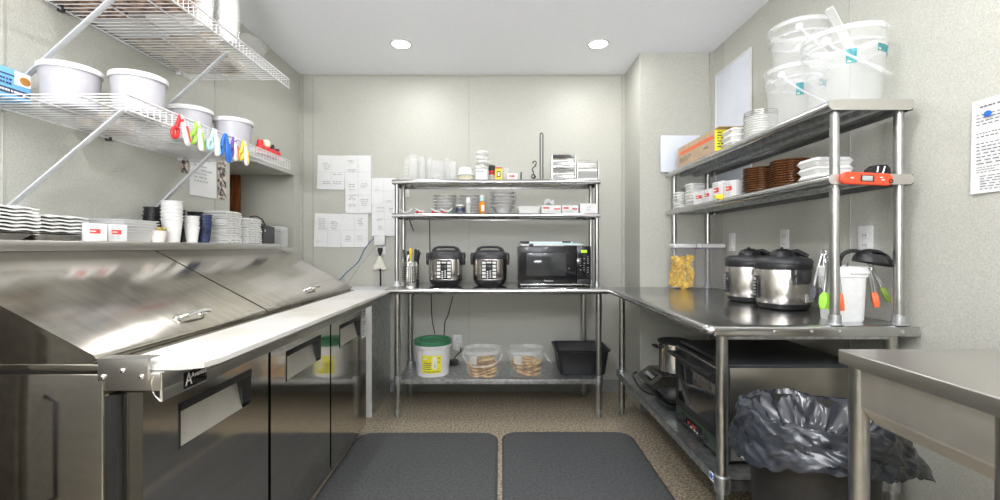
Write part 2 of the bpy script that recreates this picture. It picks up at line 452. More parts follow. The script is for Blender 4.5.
# ------------------------------------------------------------------ wire shelves on the wall
SX = -1.08
def wire_shelf(name, label, z, y0, y1, braces):
    t = thing(name, label, 'wire shelf', (-1.33, (y0+y1)/2, z))
    W = Matrix.Translation((1.33, -(y0+y1)/2, -z))
    g = G(); n = int((y1-y0)/.0254)
    for i in range(n+1):
        y = y0 + (y1-y0)*i/n
        g.tube([(XL+.012, y, z), (SX, y, z+.002), (SX+.001, y, z-.043)], .0019, n=5)
    g.xf(W).build('deck', WHITEW, t)
    g = G()
    for x, zz in ((XL+.014, z-.004), (-1.375, z-.004), (-1.213, z-.004)): g.cyl((x, y0, zz), (x, y1, zz), .0032, n=7)
    g.xf(W).build('rail', WHITEW, t)
    g = G()
    g.cyl((SX+.001, y0, z+.002), (SX+.001, y1, z+.002), .0034, n=7); g.cyl((SX+.001, y0, z-.043), (SX+.001, y1, z-.043), .0034, n=7)
    g.xf(W).build('front_lip', WHITEW, t)
    for (ya, xa, yb, zb) in braces:
        g = G()
        p, q = Vector((xa, ya, z-.009)), Vector((XL+.006, yb, zb))
        M = frame_m((p+q)/2, q-p, (0, 1, 0)); L = (q-p).length
        g.box(-L/2, L/2, -.010, .010, -.003, .003, .001, M=M)
        g.box(XL, XL+.006, yb-.011, yb+.011, zb-.05, zb+.012, .001)
        g.cyl((xa-.012, ya, z-.004), (xa+.012, ya, z-.004), .006, n=8)
        b_ = g.xf(W).build('brace', BRACE, t)
    for i in range(3):
        y = y0 + .1 + (y1-y0-.2)*i/2
        G().box(XL, XL+.02, y-.007, y+.007, z-.014, z+.006, .002).xf(W).build('wall_clip', DKGREY if i == 1 else WHITEW, t)
    return t
LZ, UZ = 1.59, 2.005
wire_shelf('wire_shelf', 'lower white wire shelf holding round tubs and bag clips', LZ, 1.30, 2.31, ((1.43, -1.2, 1.41, 1.245), (1.98, -1.25, 1.98, 1.26)))
wire_shelf('wire_shelf', 'upper white wire shelf just under the ceiling', UZ, .92, 2.30, ((1.465, -1.22, 1.465, 1.677), (1.97, -1.2, 1.97, 1.657)))
LT, UT = LZ+.0045, UZ+.0045

# carton + tubs on the lower shelf
t = thing('food_carton', 'sky blue food carton at the open end of the lower wire shelf', 'carton', (-1.517, 1.352, LT))
G().box(-.058, .058, -.048, .048, 0, .088, .0015).build('carton', CARTB, t)
G().box(.0575, .0588, .0, .047, .045, .086).build('white_panel', WHITE, t)
G().ball((.0588, .030, .062), .016, .06, 1.0, .8).build('bread_picture', BREAD, t, label='toasted bread picture')
g = G().box(.0578, .0590, -.046, .046, .012, .030); g.box(.0578, .0590, -.046, .0, .066, .070)
g.build('band', NAVY, t, label='dark lettering band')
g = G(); M = frame_m((.0591, -.048, 0), (0, 1, 0), (0, 0, 1))
dashes(g, M, .004, .09, .015, .027, 1, random.Random(5), h=.5, words=(7, 9), skip=0); g.build('lettering', WHITE, t, ang=0)
g = G(); dashes(g, M, .006, .045, .036, .060, 2, random.Random(6), h=.5, words=(3, 4), skip=0); g.build('dark_print', NAVY, t, ang=0)

def tub(label, loc):
    t = thing('food_tub', label, 'tub', loc, 0, 'round lidded tubs on the lower wire shelf')
    G().lathe([(.001, 0), (.066, 0), (.070, .004), (.077, .122), (.075, .123), (.068, .008), (.001, .006)], n=36).build('bowl', TUBM, t)
    G().lathe([(.001, .118), (.076, .118), (.0815, .116), (.0825, .119), (.0825, .131), (.080, .134), (.074, .133), (.072, .129), (.001, .128)], n=36).build('lid', WHITE, t)
    return t
tb = tub('round frosted lidded tub beside the blue carton', (-1.395, 1.462, LT))
dup(tb, (-1.232, 1.535, LT), .5, 'round frosted lidded tub second from the blue carton')
dup(tb, (-1.30, 1.893, LT), 1., 'round frosted lidded tub beyond the shelf brace, not touching the red jars')
dup(tb, (-1.222, 2.062, LT), 2., 'round frosted lidded tub next to the small red jars')
# small red jars
def redjar(label, loc, top, m):
    t = thing('spice_jar', label, 'jar', loc, 0, 'little red jars at the end of the lower wire shelf')
    G().lathe([(.001, 0), (.019, 0), (.021, .004), (.021, .032), (.016, .040), (.001, .040)], n=18).build('jar', RED, t)
    if top == 'tall': G().lathe([(.001, .038), (.014, .038), (.015, .046), (.012, .062), (.001, .064)], n=16).build('cap', m, t)
    elif top == 'round': G().ball((0, 0, .056), .021).build('cap', m, t)
    else: G().lathe([(.001, .038), (.016, .038), (.016, .050), (.001, .050)], n=16).build('cap', m, t)
    return t
redjar('red jar with a tall red cap behind the front lip, touching the last tub', (-1.135, 2.130, LT), 'tall', RED)
redjar('red jar with a round beige top', (-1.135, 2.185, LT), 'round', CREAM)
redjar('red jar with a tall black cap', (-1.135, 2.235, LT), 'tall', BLACK)
redjar('squat red jar with a flat black cap at the very end of the lower shelf', (-1.135, 2.282, LT), 'flat', BLACK)

# bag clips hanging on the lower lip
def clip(label, y, m1, m2, spread, tilt, grip=None, L=.075):
    t = thing('bag_clip', label, 'clip', (SX+.006, y, LZ-.012), 0, 'bag clips on the lower shelf lip')
    # white long arm with a coloured inlay, coloured short arm ending in a ring
    A = Matrix.Translation((.008, .004, 0)) @ Matrix.Rotation(math.radians(spread*.8 - tilt*.5), 4, 'X')
    G().loft([(.004, .006, .004, -L*1.15), (.0065, .012, .006, -L*1.05), (.007, .0125, .006, -L*.6), (.006, .009, .005, -L*.2), (.004, .006, .004, .014)], M=A).build('clip_arm', m2, t)
    if grip is not None:
        G().loft([(.0035, .0045, .003, -L*1.02), (.004, .006, .003, -L*.3)], M=A @ Matrix.Translation((.0045, .006, 0))).build('grip', grip, t)
    Bm = Matrix.Translation((.006, -.006, 0)) @ Matrix.Rotation(math.radians(-spread*1.25 - tilt*.5), 4, 'X')
    g = G().loft([(.004, .008, .004, -L*.55), (.005, .007, .004, -L*.3), (.004, .006, .004, .012)], M=Bm)
    g.build('clip_arm', m1, t)
    g = G().tube([(.0, .0125*math.cos(2*PI*k_/18), -L*.72 + .018*math.sin(2*PI*k_/18)) for k_ in range(18)], .006, n=8, closed=True)
    g.xf(Bm).build('ring', m1, t)
    G().cyl((-.001, -.006, -.004), (.012, .006, -.004), .007, n=10).build('spring_pin', m1, t)
    return t
yc = lambda px: F*1.08/(500-px)
clip('red and white bag clip on the lower shelf lip', yc(177), RED, WHITE, 20, -10, REDI)
clip('lime green and white bag clip on the lower shelf lip', yc(194), GREEN, WHITE, 15, 4, GREEN)
clip('pale blue and white bag clip on the lower shelf lip', yc(211), LBLUE, WHITE, 14, 4, LBLUE)
clip('solid blue bag clip on the lower shelf lip', yc(222), BLUE, BLUE, 16, 4, BLUE, .085)
clip('purple and white bag clip with orange grip', yc(231), PURPLE, WHITE, 9, 8, ORANGE, .07)
clip('yellow and white bag clip farthest along the lip', yc(241), YELLOW, WHITE, 14, 4, YELLOW)

# flat tray stored on the lower shelf
t = tag(G().loft([(.10, .13, .02, 0), (.11, .14, .02, .018), (.118, .148, .022, .019), (.118, .148, .022, .021), (.108, .138, .02, .020), (.098, .128, .018, .003)], c=(-1.45, 2.15, LT)).build('foil_tray', FOIL),
        'shallow foil tray lying on the lower wire shelf by the wall', 'tray')
t = tag(G().box(-1.57, -1.45, 1.66, 1.80, LT, LT+.05, .003).build('paper_pack', BEIGEP), 'beige paper pack at the back of the lower wire shelf', 'pack')

# things on the upper shelf
def pack(name, label, x0, x1, y0, y1, h, m, cat='pack', bev=.012):
    g = G().box(-(x1-x0)/2, (x1-x0)/2, -(y1-y0)/2, (y1-y0)/2, 0, h, bev, 3)
    t = thing(name, label, cat, ((x0+x1)/2, (y0+y1)/2, UT))
    g.build('body', m, t)
    return t, (x1-x0)/2, (y1-y0)/2
for x0, x1, y0, y1, h, m, nm, lb in (
    (-1.38, -1.12, 1.50, 1.66, .13, BROWNP, 'snack_bag', 'brown printed snack bag on the upper wire shelf, out at the lip'),
    (-1.565, -1.40, 1.54, 1.70, .16, BROWNP, 'snack_bag', 'brown printed snack bag on the upper shelf against the wall'),
    (-1.565, -1.36, 1.72, 1.86, .15, WHITE, 'napkin_pack', 'white wrapped pack on the upper shelf against the wall'),
    (-1.34, -1.22, 1.69, 1.84, .12, FOAM, 'napkin_pack', 'white wrapped pack mid shelf on the upper wire shelf'),
    (-1.565, -1.24, 1.88, 2.06, .14, BEIGEP, 'paper_pack', 'large beige paper pack on the upper shelf near the second brace'),
    (-1.56, -1.26, 2.08, 2.24, .05, BEIGEP, 'paper_pack', 'flat beige paper pack at the far end of the upper shelf')):
    t, hx, hy = pack(nm, lb, x0, x1, y0, y1, h, m)
    g = G()
    if nm == 'snack_bag':
        g.box(-hx*.8, hx*.8, -hy-.004, -hy+.001, h*.3, h*.6, .001); g.build('label', ORANGE, t)
    else:
        g.box(-hx*.99, hx*.99, -.006, .006, h-.002, h+.0012, .0005); g.build('seam', CARD if m is BEIGEP else PAPER, t)
def foamcup(r0, r1, h):
    return G().lathe([(.001, 0), (r0, 0), (r0+.001, .003), (r1, h-.004), (r1+.003, h-.003), (r1+.003, h+.001), (r1, h+.001), (r1-.003, h-.004), (r0-.002, .005), (.001, .004)], n=22)
def tcup(m, r0, r1, h, name='foam_cup', cat='cup'):
    t = foamcup(r0, r1, h).build(name, m); tag(t, 'x', cat); return t
c0 = tcup(FOAM, .029, .037, .09)
stackof(c0, 13, (-1.17, 1.77, UT), .019, 'foam cup in the upper shelf sleeve stack nearer the brown bags', 'sleeved foam cups on the upper wire shelf')
c0 = tcup(FOAM, .031, .040, .09)
stackof(c0, 13, (-1.15, 1.90, UT), .019, 'foam cup in the fatter sleeve stack by the crumpled bag', 'sleeved foam cups on the upper wire shelf')
t = tag(G().lathe([(.044, .0), (.047, .1), (.046, .25), (.047, .36), (.02, .38)], n=14, c=(-1.15, 1.90, UT)).build('cup_sleeve', CLEAR), 'clear plastic sleeve around the fatter foam cup stack', 'sleeve')
rnd = random.Random(11)
def crumple(u, v):
    a = 2*PI*u; r = (.075*math.sin(PI*min(.98, max(.03, v)))) * (1 + .35*rnd.uniform(-1, 1))
    return (-1.15 + r*math.cos(a), 2.06 + r*1.2*math.sin(a), UT+.012 + .10*v + rnd.uniform(-.006, .006))
t = tag(G().grid(crumple, 12, 6).build('plastic_bag', CLEARW, ang=0), 'crumpled clear plastic bag on the upper shelf by the cup sleeves', 'bag')

# ------------------------------------------------------------------ wall papers on the wire shelf wall
def lwall_paper(label, y0, y1, z0, z1, m, rows, name='notice', ink=INKL, seed=1):
    t = thing(name, label, 'paper', (XL+.0012, (y0+y1)/2, (z0+z1)/2))
    h, w = (z1-z0)/2, (y1-y0)/2
    G().grid(lambda u, v: (.001 + .004*u*v*v, -w+2*w*u, h-2*h*v), 6, 6, .0006).build('sheet', m, t, ang=60)
    g = G(); dashes(g, frame_m((.0065, -w, -h), (0, 1, 0), (0, 0, 1)), w*.25, w*1.75, h*.5, h*1.8, rows, random.Random(seed), h=.3)
    g.build('lettering', ink, t, ang=0)
lwall_paper('white printed sheet pinned beside the pass-through opening', 2.286, 2.50, 1.417, 1.69, PAPER, 9)
PHOTO = mat('printed_photo', (.30, .22, .15), .45, noise=.9, nscale=45, col2=(.72, .62, .55))
lwall_paper('narrow colour photo strip on the shelf brace side of the white sheet', 2.225, 2.275, 1.52, 1.67, PHOTO, 3, 'photo_strip', INK, 4)
lwall_paper('narrow colour photo strip between the white sheet and the opening', 2.515, 2.59, 1.42, 1.64, PHOTO, 3, 'photo_strip', INK, 6)

# ------------------------------------------------------------------ things on the fridge ledge
EZ = 1.1705
def foiltray():
    t = thing('foil_tray_lidded', 'x', 'tray')
    G().loft([(.068, .072, .02, 0), (.082, .086, .02, .016), (.087, .091, .02, .017), (.087, .091, .02, .0185), (.081, .085, .02, .0185), (.066, .070, .018, .002)]).build('foil_pan', FOIL, t)
    return t
def foamlid(hw, hd, name='foam_tray', m=FOAM, h=.010, th=.0048):
    t = G().grid(lambda u, v: (-hw+2*hw*u, -hd+2*hd*v, h*.35*(1-math.cos(6*PI*v+1))*.5 + h*.5*(1-abs(2*u-1)**4)*(1-abs(2*v-1)**4)), 10, 14, th).build(name, m, ang=40)
    tag(t, 'x', 'tray'); return t
p = foiltray(); stackof(p, 2, (-1.474, 1.262, EZ), .006, 'foil pan under the foam lids at the near end of the fridge ledge', 'foil pans on the fridge ledge')
p = foamlid(.09, .093); stackof(p, 7, (-1.474, 1.262, EZ+.026), .0105, 'white foam lid piled on foil pans at the near ledge end', 'foam lids on the fridge ledge', .003, .03)
p = foiltray(); stackof(p, 2, (-1.487, 1.452, EZ), .006, 'foil pan under lids behind the red-labelled boxes', 'foil pans on the fridge ledge')
p = foamlid(.08, .09, m=FOAM); stackof(p, 5, (-1.487, 1.452, EZ+.026), .0115, 'pale foam lid piled on foil pans behind the red-labelled boxes', 'foam lids on the fridge ledge', .003, .03)
def redbox(label, loc, rz, w=.062, d=.022, h=.06, two=False, group='white cartons with red labels on the fridge ledge', z=None):
    t = thing('small_carton', label, 'carton', loc, rz, group)
    G().box(-w/2, w/2, -d/2, d/2, 0, h, .0012).build('box', WHITE, t)
    g = G().box(-w*.32, w*.18, -d/2-.0007, -d/2+.0002, h*.42, h*.68); g.build('red_label', REDI, t)
    g = G(); M = frame_m((-w/2, -d/2-.0008, 0), (1, 0, 0), (0, 0, 1))
    dashes(g, M, w*.2, w*.66, h*.47, h*.63, 1, random.Random(2), words=(1, 2), skip=0); g.build('label_lettering', WHITE, t, ang=0)
    g = G(); dashes(g, M, w*.15, w*.85, h*.72, h*.95, 2, random.Random(9), words=(2, 3), skip=0, h=.3)
    dashes(g, M, w*.15, w*.85, h*.1, h*.34, 2, random.Random(9), words=(2, 3), skip=0, h=.25); g.build('lettering', INKL, t, ang=0)
    return t
redbox('white red-labelled carton leaning on the foil pans of the fridge ledge', (-1.383, 1.535, EZ), PI/2-.35)
redbox('white red-labelled carton next to the clear takeout trays', (-1.385, 1.622, EZ), PI/2-.3)
p = thing('takeout_tray', 'x', 'tray')
G().loft([(.05, .078, .015, 0), (.066, .094, .02, .036), (.072, .10, .02, .037), (.072, .10, .02, .040), (.064, .092, .018, .038), (.048, .076, .012, .003)]).build('tray', mat('cloudy_white_tray', (.8, .8, .8), .35, noise=.02, alpha=.8), p)
stackof(p, 5, (-1.472, 1.765, EZ), .011, 'cloudy white takeout tray stacked on the fridge ledge', 'takeout trays on the fridge ledge', .002, .02)
t = thing('sauce_bowl', 'small pale bowl of yellow food on the fridge ledge', 'bowl', (-1.41, 1.856, EZ))
G().lathe([(.001, 0), (.022, 0), (.033, .042), (.035, .043), (.035, .046), (.031, .044), (.020, .004), (.001, .003)], n=24).build('bowl', mat('pale_pink_paper', (.75, .70, .66), .5, noise=.02), t)
g = G(); rn = random.Random(4)
for i in range(9): g.ball((rn.uniform(-.018, .018), rn.uniform(-.018, .018), .044+rn.uniform(0, .012)), .009, u=7, v=5)
g.build('food', mat('mustard_food', (.42, .32, .10), .6, noise=.4, nscale=90), t)
c0 = tcup(FOAM, .028, .039, .10)
stackof(c0, 6, (-1.425, 1.955, EZ), .0155, 'white foam cup in the taller white stack on the ledge', 'white cups on the fridge ledge', .001)
c0 = tcup(FOAM, .021, .029, .07)
stackof(c0, 5, (-1.415, 2.065, EZ), .0125, 'white foam cup in the shorter white stack on the ledge', 'white cups on the fridge ledge', .001)
def blackcup(n, base, what, r1=.033, m=BLACK, dz=.017, rk=.0):
    c = tcup(m, .022, r1, .085, 'plastic_cup')
    stackof(c, n, base, dz, what, 'dark cups on the fridge ledge', .0015, .1)
blackcup(5, (-1.525, 1.975, EZ), 'black cup in the stack half hidden behind the tall white cups')
blackcup(5, (-1.520, 2.115, EZ), 'black cup in the stack behind the gap of white cups')
blackcup(5, (-1.520, 2.245, EZ), 'black cup in the stack behind the navy cups')
blackcup(4, (-1.425, 2.165, EZ), 'navy cup in the stack beside the foam plates', .034, NAVY, .016)
p = foamlid(.066, .066, 'foam_plate', h=.012, th=.0085)
stackof(p, 13, (-1.455, 2.352, EZ), .0125, 'white foam plate in the pile beside the navy cups', 'foam plates on the fridge ledge', .003, .06)
p2 = dup(p, (0, 0, 0)); tag(p2, 'x', 'tray')
stackof(p2, 11, (-1.445, 2.535, EZ), .0125, 'white foam plate in the pile beside the black box', 'foam plates on the fridge ledge', .003, .06)
t = thing('straw_box', 'black box dispenser at the far end of the fridge ledge', 'box', (-1.435, 2.70, EZ), 0)
G().prism([(-.055, 0), (.05, 0), (.05, .10), (-.01, .115), (-.055, .14)], 'y', -.065, .065).build('body', DKGREY, t)
G().tube([(-.05, -.05, .135), (-.045, -.03, .16), (-.03, .0, .165), (-.01, .03, .15), (0, .05, .112)], .004).build('handle', BLACK, t)
G().box(.0495, .051, -.052, -.044, .07, .082).build('sticker', WHITE, t)
p = foamlid(.052, .052, 'foam_plate', h=.012, th=.0085)
stackof(p, 12, (-1.645, 3.33, OZ0+.002), .0125, 'white foam plate in the pile on the pass-through sill', 'foam plates on the pass-through sill', .003, .06)
# ------------------------------------------------------------------ back work table
TZ = .874
t = thing('work_table', 'stainless work table against the back wall carrying the microwave', 'table', (-.013, 3.27, 0))
W = Matrix.Translation((.013, -3.27, 0))
def rolled(g, x0, x1, yf, yb, z, r=.019):
    """flat top with a rolled front edge running along x."""
    pts = [(yb, z), (yf+r, z)]
    for k in range(1, 9):
        a = PI/2 + PI*k/8*.92
        pts.append((yf+r + r*math.cos(a), z-r + r*math.sin(a)))
    pts += [(yf+r+.004, z-2*r+.006), (yf+r+.002, z-.004), (yb-.004, z-.004), (yb-.004, z-2*r), (yb, z-2*r)]
    g.prism(pts, 'x', x0, x1)
    return g
g = rolled(G(), -.76, .732, 2.985, 3.555, TZ)
g.box(-.76, -.757, 3.0, 3.553, TZ-.036, TZ-.003); g.box(.729, .732, 3.0, 3.553, TZ-.036, TZ-.003)
g.xf(W).build('tabletop', STEELT, t)
g = G().box(-.70, .67, 3.2, 3.26, TZ-.03, TZ-.005); g.xf(W).build('underbrace', GALV, t)
def leg(x, y, z0, z1, parent, W, lower=None):
    g = G().cyl((x, y, z0+.06), (x, y, z1), .0205, n=20)
    o = g.xf(W).build('leg', PIPE, parent)
    f = G().lathe([(.012, 0), (.017, .003), (.017, .014), (.0185, .016), (.0185, .05), (.0205, .062)], c=(x, y, z0), n=18).xf(W).build('foot', GALV, o)
    if lower: G().lathe([(.0205, 0), (.027, .003), (.028, .03), (.0275, .06), (.0205, .064)], c=(x, y, lower-.045), n=18).xf(W).build('collar', GALV, o)
    return o
for x, y in ((-.694, 3.045), (.668, 3.045), (-.69, 3.47), (.645, 3.47)): leg(x, y, 0, TZ-.005, t, W, .262)
g = G(); z = .261
g.box(-.69, .665, 3.03, 3.49, z-.003, z); g.box(-.69, .665, 3.03, 3.034, z-.035, z, .001); g.box(-.69, .665, 3.486, 3.49, z-.035, z)
g.xf(W).build('lower_shelf', GALV, t)

# double overshelf on the table
t = thing('overshelf', 'two tier stainless overshelf standing on the back table', 'shelf', (-.023, 3.3, TZ))
W = Matrix.Translation((.023, -3.3, -TZ))
for z in (1.628, 1.39):
    g = rolled(G(), -.762, .708, 3.165, 3.46, z, .017)
    g.box(-.762, -.759, 3.18, 3.458, z-.033, z-.002); g.box(.705, .708, 3.18, 3.458, z-.033, z-.002)
    g.xf(W).build('shelf', STEELT, t)
for x, y in ((-.735, 3.205), (.69, 3.205), (-.735, 3.42), (.69, 3.42)):
    p = G().cyl((x, y, TZ), (x, y, 1.62), .0145, n=16).xf(W).build('post', PIPE, t)
    G().lathe([(.03, 0), (.03, .004), (.019, .006), (.018, .03), (.0145, .032)], c=(x, y, TZ+.0005), n=16).xf(W).build('post_socket', WHITE if (x < 0 and y < 3.3) else GALV, p)

# ---- things on top of the overshelf
S1, S2 = 1.6285, 1.3905
def clearcup(r0, r1, h): return tag(G().open_lathe([(r0, h), (r0, h-.001), (r1, .003), (r1+.002, 0)], n=24).lathe([(.001, h), (r0, h)], n=24).build('deli_cup', CUPC), 'x', 'cup')
def upstack(px0, px1, y, n, top, what, group):
    x = fx((px0+px1)/2, y); r = (px1-px0)/2*y/F
    h = .06; zt = fz(top, y) - S1; dz = (zt-h)/(n-1)
    c = clearcup(r*.82, r*.97, h); stackof(c, n, (x, y, S1), dz, what, group, .0012)
GR = 'clear upturned cups on the overshelf top'
upstack(403.5, 410.5, 3.37, 6, 158, 'slim clear cup in the thin stack at the post end', GR)
upstack(408, 418.5, 3.26, 9, 154, 'clear upturned cup in the tallest clear stack', GR)
upstack(417, 426, 3.33, 7, 157, 'clear upturned cup in the stack just past the tallest clear one', GR)
upstack(426.5, 434, 3.39, 7, 158, 'clear upturned cup in the far stack between tall and broad ones', GR)
upstack(429.5, 445.5, 3.25, 8, 160, 'wide clear upturned cup in the broadest clear stack', GR)
upstack(443.5, 451, 3.38, 7, 158, 'clear upturned cup in the stack behind the broadest one', GR)
upstack(448.5, 457, 3.26, 7, 160, 'clear upturned cup in the last clear stack before the domed tub', GR)
tag(G().box(fx(400, 3.2), fx(425, 3.2), 3.185, 3.225, S1, S1+.004, .001).build('plastic_lid_strip', WHITE), 'thin white plastic strip lying under the clear cup stacks', 'strip')
x = fx(466, 3.27)
t = thing('domed_tub', 'clear tub of beige food with cloudy domed lid on the overshelf', 'tub', (x, 3.27, S1))
G().lathe([(.001, 0), (.058, 0), (.064, .04), (.062, .04), (.056, .003), (.001, .003)], n=30).build('bowl', CLEARW, t)
G().lathe([(.001, .004), (.054, .004), (.059, .034), (.001, .036)], n=24).build('food', CREAM, t)
G().lathe([(.065, .038), (.066, .043), (.060, .048), (.052, .088), (.046, .096), (.001, .098)], n=30).build('dome_lid', mat('milky_dome', (.82, .83, .81), .3, noise=.02, alpha=.72), t)
x = fx(482, 3.27)
t = thing('napkin_box', 'small white printed box under a pile of crumpled towels', 'box', (x, 3.27, S1))
G().box(-.042, .042, -.05, .05, 0, .080, .002).build('box', PAPER, t)
G().box(-.04, .016, -.0506, -.0498, .062, .066).build('lettering', INK, t)
rn = random.Random(21)
for i, (dx, z, w) in enumerate(((-.004, .078, .048), (.006, .112, .054), (-.002, .146, .046), (.004, .180, .044))):
    def fn(u, v, rn=rn, w=w):
        a = 2*PI*u; b = PI*v
        r = w*(1+.12*math.sin(3*a+i)+.10*rn.uniform(-1, 1))
        return (r*math.sin(b)*math.cos(a), r*math.sin(b)*math.sin(a), .021-.021*math.cos(b) + .004*math.sin(4*a)*math.sin(b))
    o = G().grid(fn, 22, 7).build('folded_towel', FOAM, ang=25); o.location = (x+dx, 3.27, S1+z)
    tag(o, 'white folded towel in the pile on the printed box, %s' % ['bottom', 'second from bottom', 'third from bottom', 'top one'][i], 'towel', 'folded white towels')
x = fx(492, 3.22)
t = thing('seasoning_bottle', 'small bottle with black cap and red band beside the yellow tin', 'bottle', (x, 3.22, S1))
G().lathe([(.001, 0), (.019, 0), (.019, .038), (.001, .038)], n=20).build('bottle', mat('grey_glass', (.45, .42, .40), .3, noise=.1), t)
G().lathe([(.0195, .036), (.0215, .038), (.0215, .068), (.0195, .07)], n=20).build('label', RED, t)
G().lathe([(.0198, .045), (.0222, .046), (.0222, .052), (.0198, .053)], n=20).build('label_band', BLACK, t)
G().lathe([(.001, .066), (.023, .066), (.024, .070), (.024, .10), (.021, .104), (.001, .104)], n=20).build('cap', BLACK, t)
x = fx(498.5, 3.23)
t = thing('spice_tin', 'yellow spice tin with red top on the overshelf', 'tin', (x, 3.23, S1))
G().box(-.027, .027, -.022, .022, 0, .083, .003).build('tin', YELLOW, t)
G().box(-.0272, .0272, -.0222, .0222, .079, .09, .002).build('lid', RED, t)
G().box(-.012, .014, -.0228, -.0218, .02, .062).build('label', BLACK, t)
G().box(-.007, .009, -.0233, -.0225, .028, .055).build('label_panel', PAPER, t)
t = tag(G().open_lathe([(.024, .095), (.022, .095), (.020, .004), (.001, .003), (.001, 0), (.021, 0), (.024, .095)], c=(fx(506, 3.26), 3.26, S1), n=20).build('clear_tumbler', CUPC), 'clear tumbler between the yellow tin and a low white carton', 'tumbler')
redbox('low white red-printed carton on the overshelf top beside the tumbler', (fx(512.5, 3.24), 3.24, S1), 0, .075, .05, .05, group='white cartons with red print along the back shelves')
t = tag(G().box(fx(521, 3.22)-.004, fx(521, 3.22)+.004, 3.19, 3.25, S1, S1+.055, .002).build('marker_case', BLACK), 'thin black upright case near the scroll stand', 'case')
# wire scroll stand
y = 3.28; x = fx(541.5, y)
t = thing('towel_stand', 'black wire paper towel stand with scroll on the overshelf', 'stand', (x, y, S1))
zt = fz(133, y)-S1; w = .010
g = G().tube([(-w, 0, 0), (-w, 0, zt-.01), (-w*.6, 0, zt-.002), (0, 0, zt), (w*.6, 0, zt-.002), (w, 0, zt-.01), (w, 0, 0)], .004, n=7); g.build('upright_loop', BLACK, t)
g = G().tube([(-.075, .03, .004), (.07, .03, .004)], .0035); g.tube([(-.075, -.03, .004), (.07, -.03, .004)], .0035)
g.tube([(.07*math.cos(2*PI*k/20), .05*math.sin(2*PI*k/20), .006) for k in range(20)], .0035, closed=True); g.tube([(-.07, 0, .006), (.07, 0, .006)], .0035)
for k in range(3): a = 2*PI*k/3; g.ball((.068*math.cos(a), .05*math.sin(a), .006), .007, u=8, v=6)
g.build('base', BLACK, t)
pts = []
for k in range(16): a = -PI*.6+2*PI*1.25*k/15; r = .018*(.4+.6*k/15); pts.append((-.058 + r*math.cos(a), 0, .038+r*math.sin(a)))
for k in range(1, 8): pts.append((-.058-.018 + .03*k/7*1.0 + .012*math.sin(k), 0, .04+.075*k/7))
for k in range(12): a = -PI*.5+2*PI*.85*k/11; r = .016*(1-.35*k/11); pts.append((-.052 + r*math.cos(a), 0, .135+r*math.sin(a)))
G().tube(pts, .0042, n=6).build('scroll', BLACK, t)
# chrome napkin dispensers
def dispenser(label, px0, px1, top, y, faces, rz=0.):
    x = fx((px0+px1)/2, y); w = (px1-px0)*y/F/2; h = fz(top, y)-S1
    t = thing('napkin_dispenser', label, 'dispenser', (x, y, S1), rz, 'chrome napkin dispensers')
    pr = []
    n = faces; d = .055
    pr.append((d, .004)); pr.append((d, h-.01)); pr.append((d-.012, h)); pr.append((-d+.02, h))
    for k in range(1, 24):
        u = k/24; pr.append((-d + .010 - .010*math.cos(2*PI*n*u), h - .004 - u*(h-.010)))
    pr.append((-d, .004))
    G().prism(pr, 'x', -w+.008, w-.008).build('body', CHROME, t, ang=30)
    for s in (-1, 1):
        G().prism([(d+.002, .0), (d+.002, h-.008), (d-.012, h+.002), (-d+.014, h+.002), (-d-.004, h-.012), (-d-.006, .0)], 'x', s*w-.003*(s > 0), s*w+.003*(s < 0)).build('end_plate', CHROME, t)
    G().box(-w, w, -d-.004, d, 0, .004).build('base', CHROME, t)
dispenser('taller chrome napkin dispenser beside the black wire stand', 551, 574, 154.5, 3.29, 2)
dispenser('shorter chrome napkin dispenser at the end of the overshelf', 576, 597, 161, 3.28, 1)

# ---- things on the lower tier
def rclip(label, px, m2, y=3.2):
    x = fx(px, y)
    t = thing('bag_clip', label, 'clip', (x, y, S2+.002), 0, 'loose bag clips on the overshelf')
    G().loft([(.022, .007, .004, 0), (.026, .008, .005, .007), (.016, .006, .004, .016)]).build('clip_jaw', m2, t)
    G().tube([(-.028, -.01, .032), (-.014, -.01, .022), (.0, -.01, .013), (.022, -.01, .010), (.034, -.01, .009)], [.003, .005, .006, .006, .004], n=8).build('clip_arm', WHITE, t)
rclip('red and white bag clip lying alone on the overshelf', 419.5, RED)
rclip('red and white bag clip before the first bowl stack', 435, RED)
rclip('red and white bag clip nearest the green one', 444.5, RED)
x = fx(450, 3.2)
t = thing('bag_clip', 'green and white bag clip between bowl stack and short jar', 'clip', (x, 3.2, S2+.002), 0, 'loose bag clips on the overshelf')
G().loft([(.012, .007, .004, 0), (.014, .008, .005, .01), (.006, .006, .004, .02)]).build('clip_jaw', GREENL, t)
G().tube([(-.022, -.01, .012), (0, -.01, .016), (.018, -.01, .034)], .0045, n=8).build('clip_arm', WHITE, t)
x = fx(406, 3.2)
t = thing('twist_handle', 'curved white plastic handle lying by the overshelf post', 'handle', (x, 3.2, S2))
G().tube([(-.04, 0, .028), (-.028, 0, .012), (-.005, 0, .006), (.018, 0, .010), (.042, 0, .034)], .0045, n=8).build('strap', WHITE, t)
def bowl(r0, r1, h, m=WHITE):
    return tag(G().lathe([(.001, 0), (r0, 0), (r0+.002, .003), (r1-.012, h-.006), (r1, h-.003), (r1+.001, h), (r1-.003, h+.001), (r1-.014, h-.002), (r0*.95, .006), (.001, .005)], n=32).build('bowl', m), 'x', 'bowl')
BOWLM = mat('grey_white_bowl', (.74, .74, .73), .25, noise=.03)
b_ = bowl(.048, .086, .030, BOWLM); stackof(b_, 6, (fx(445, 3.31), 3.31, S2), .0215, 'grey white shallow bowl in the stack near the red clips', 'shallow bowls on the overshelf', .002)
b_ = bowl(.048, .088, .030, BOWLM); stackof(b_, 6, (fx(471, 3.33), 3.33, S2), .0215, 'grey white shallow bowl in the stack behind the bottles', 'shallow bowls on the overshelf', .002)
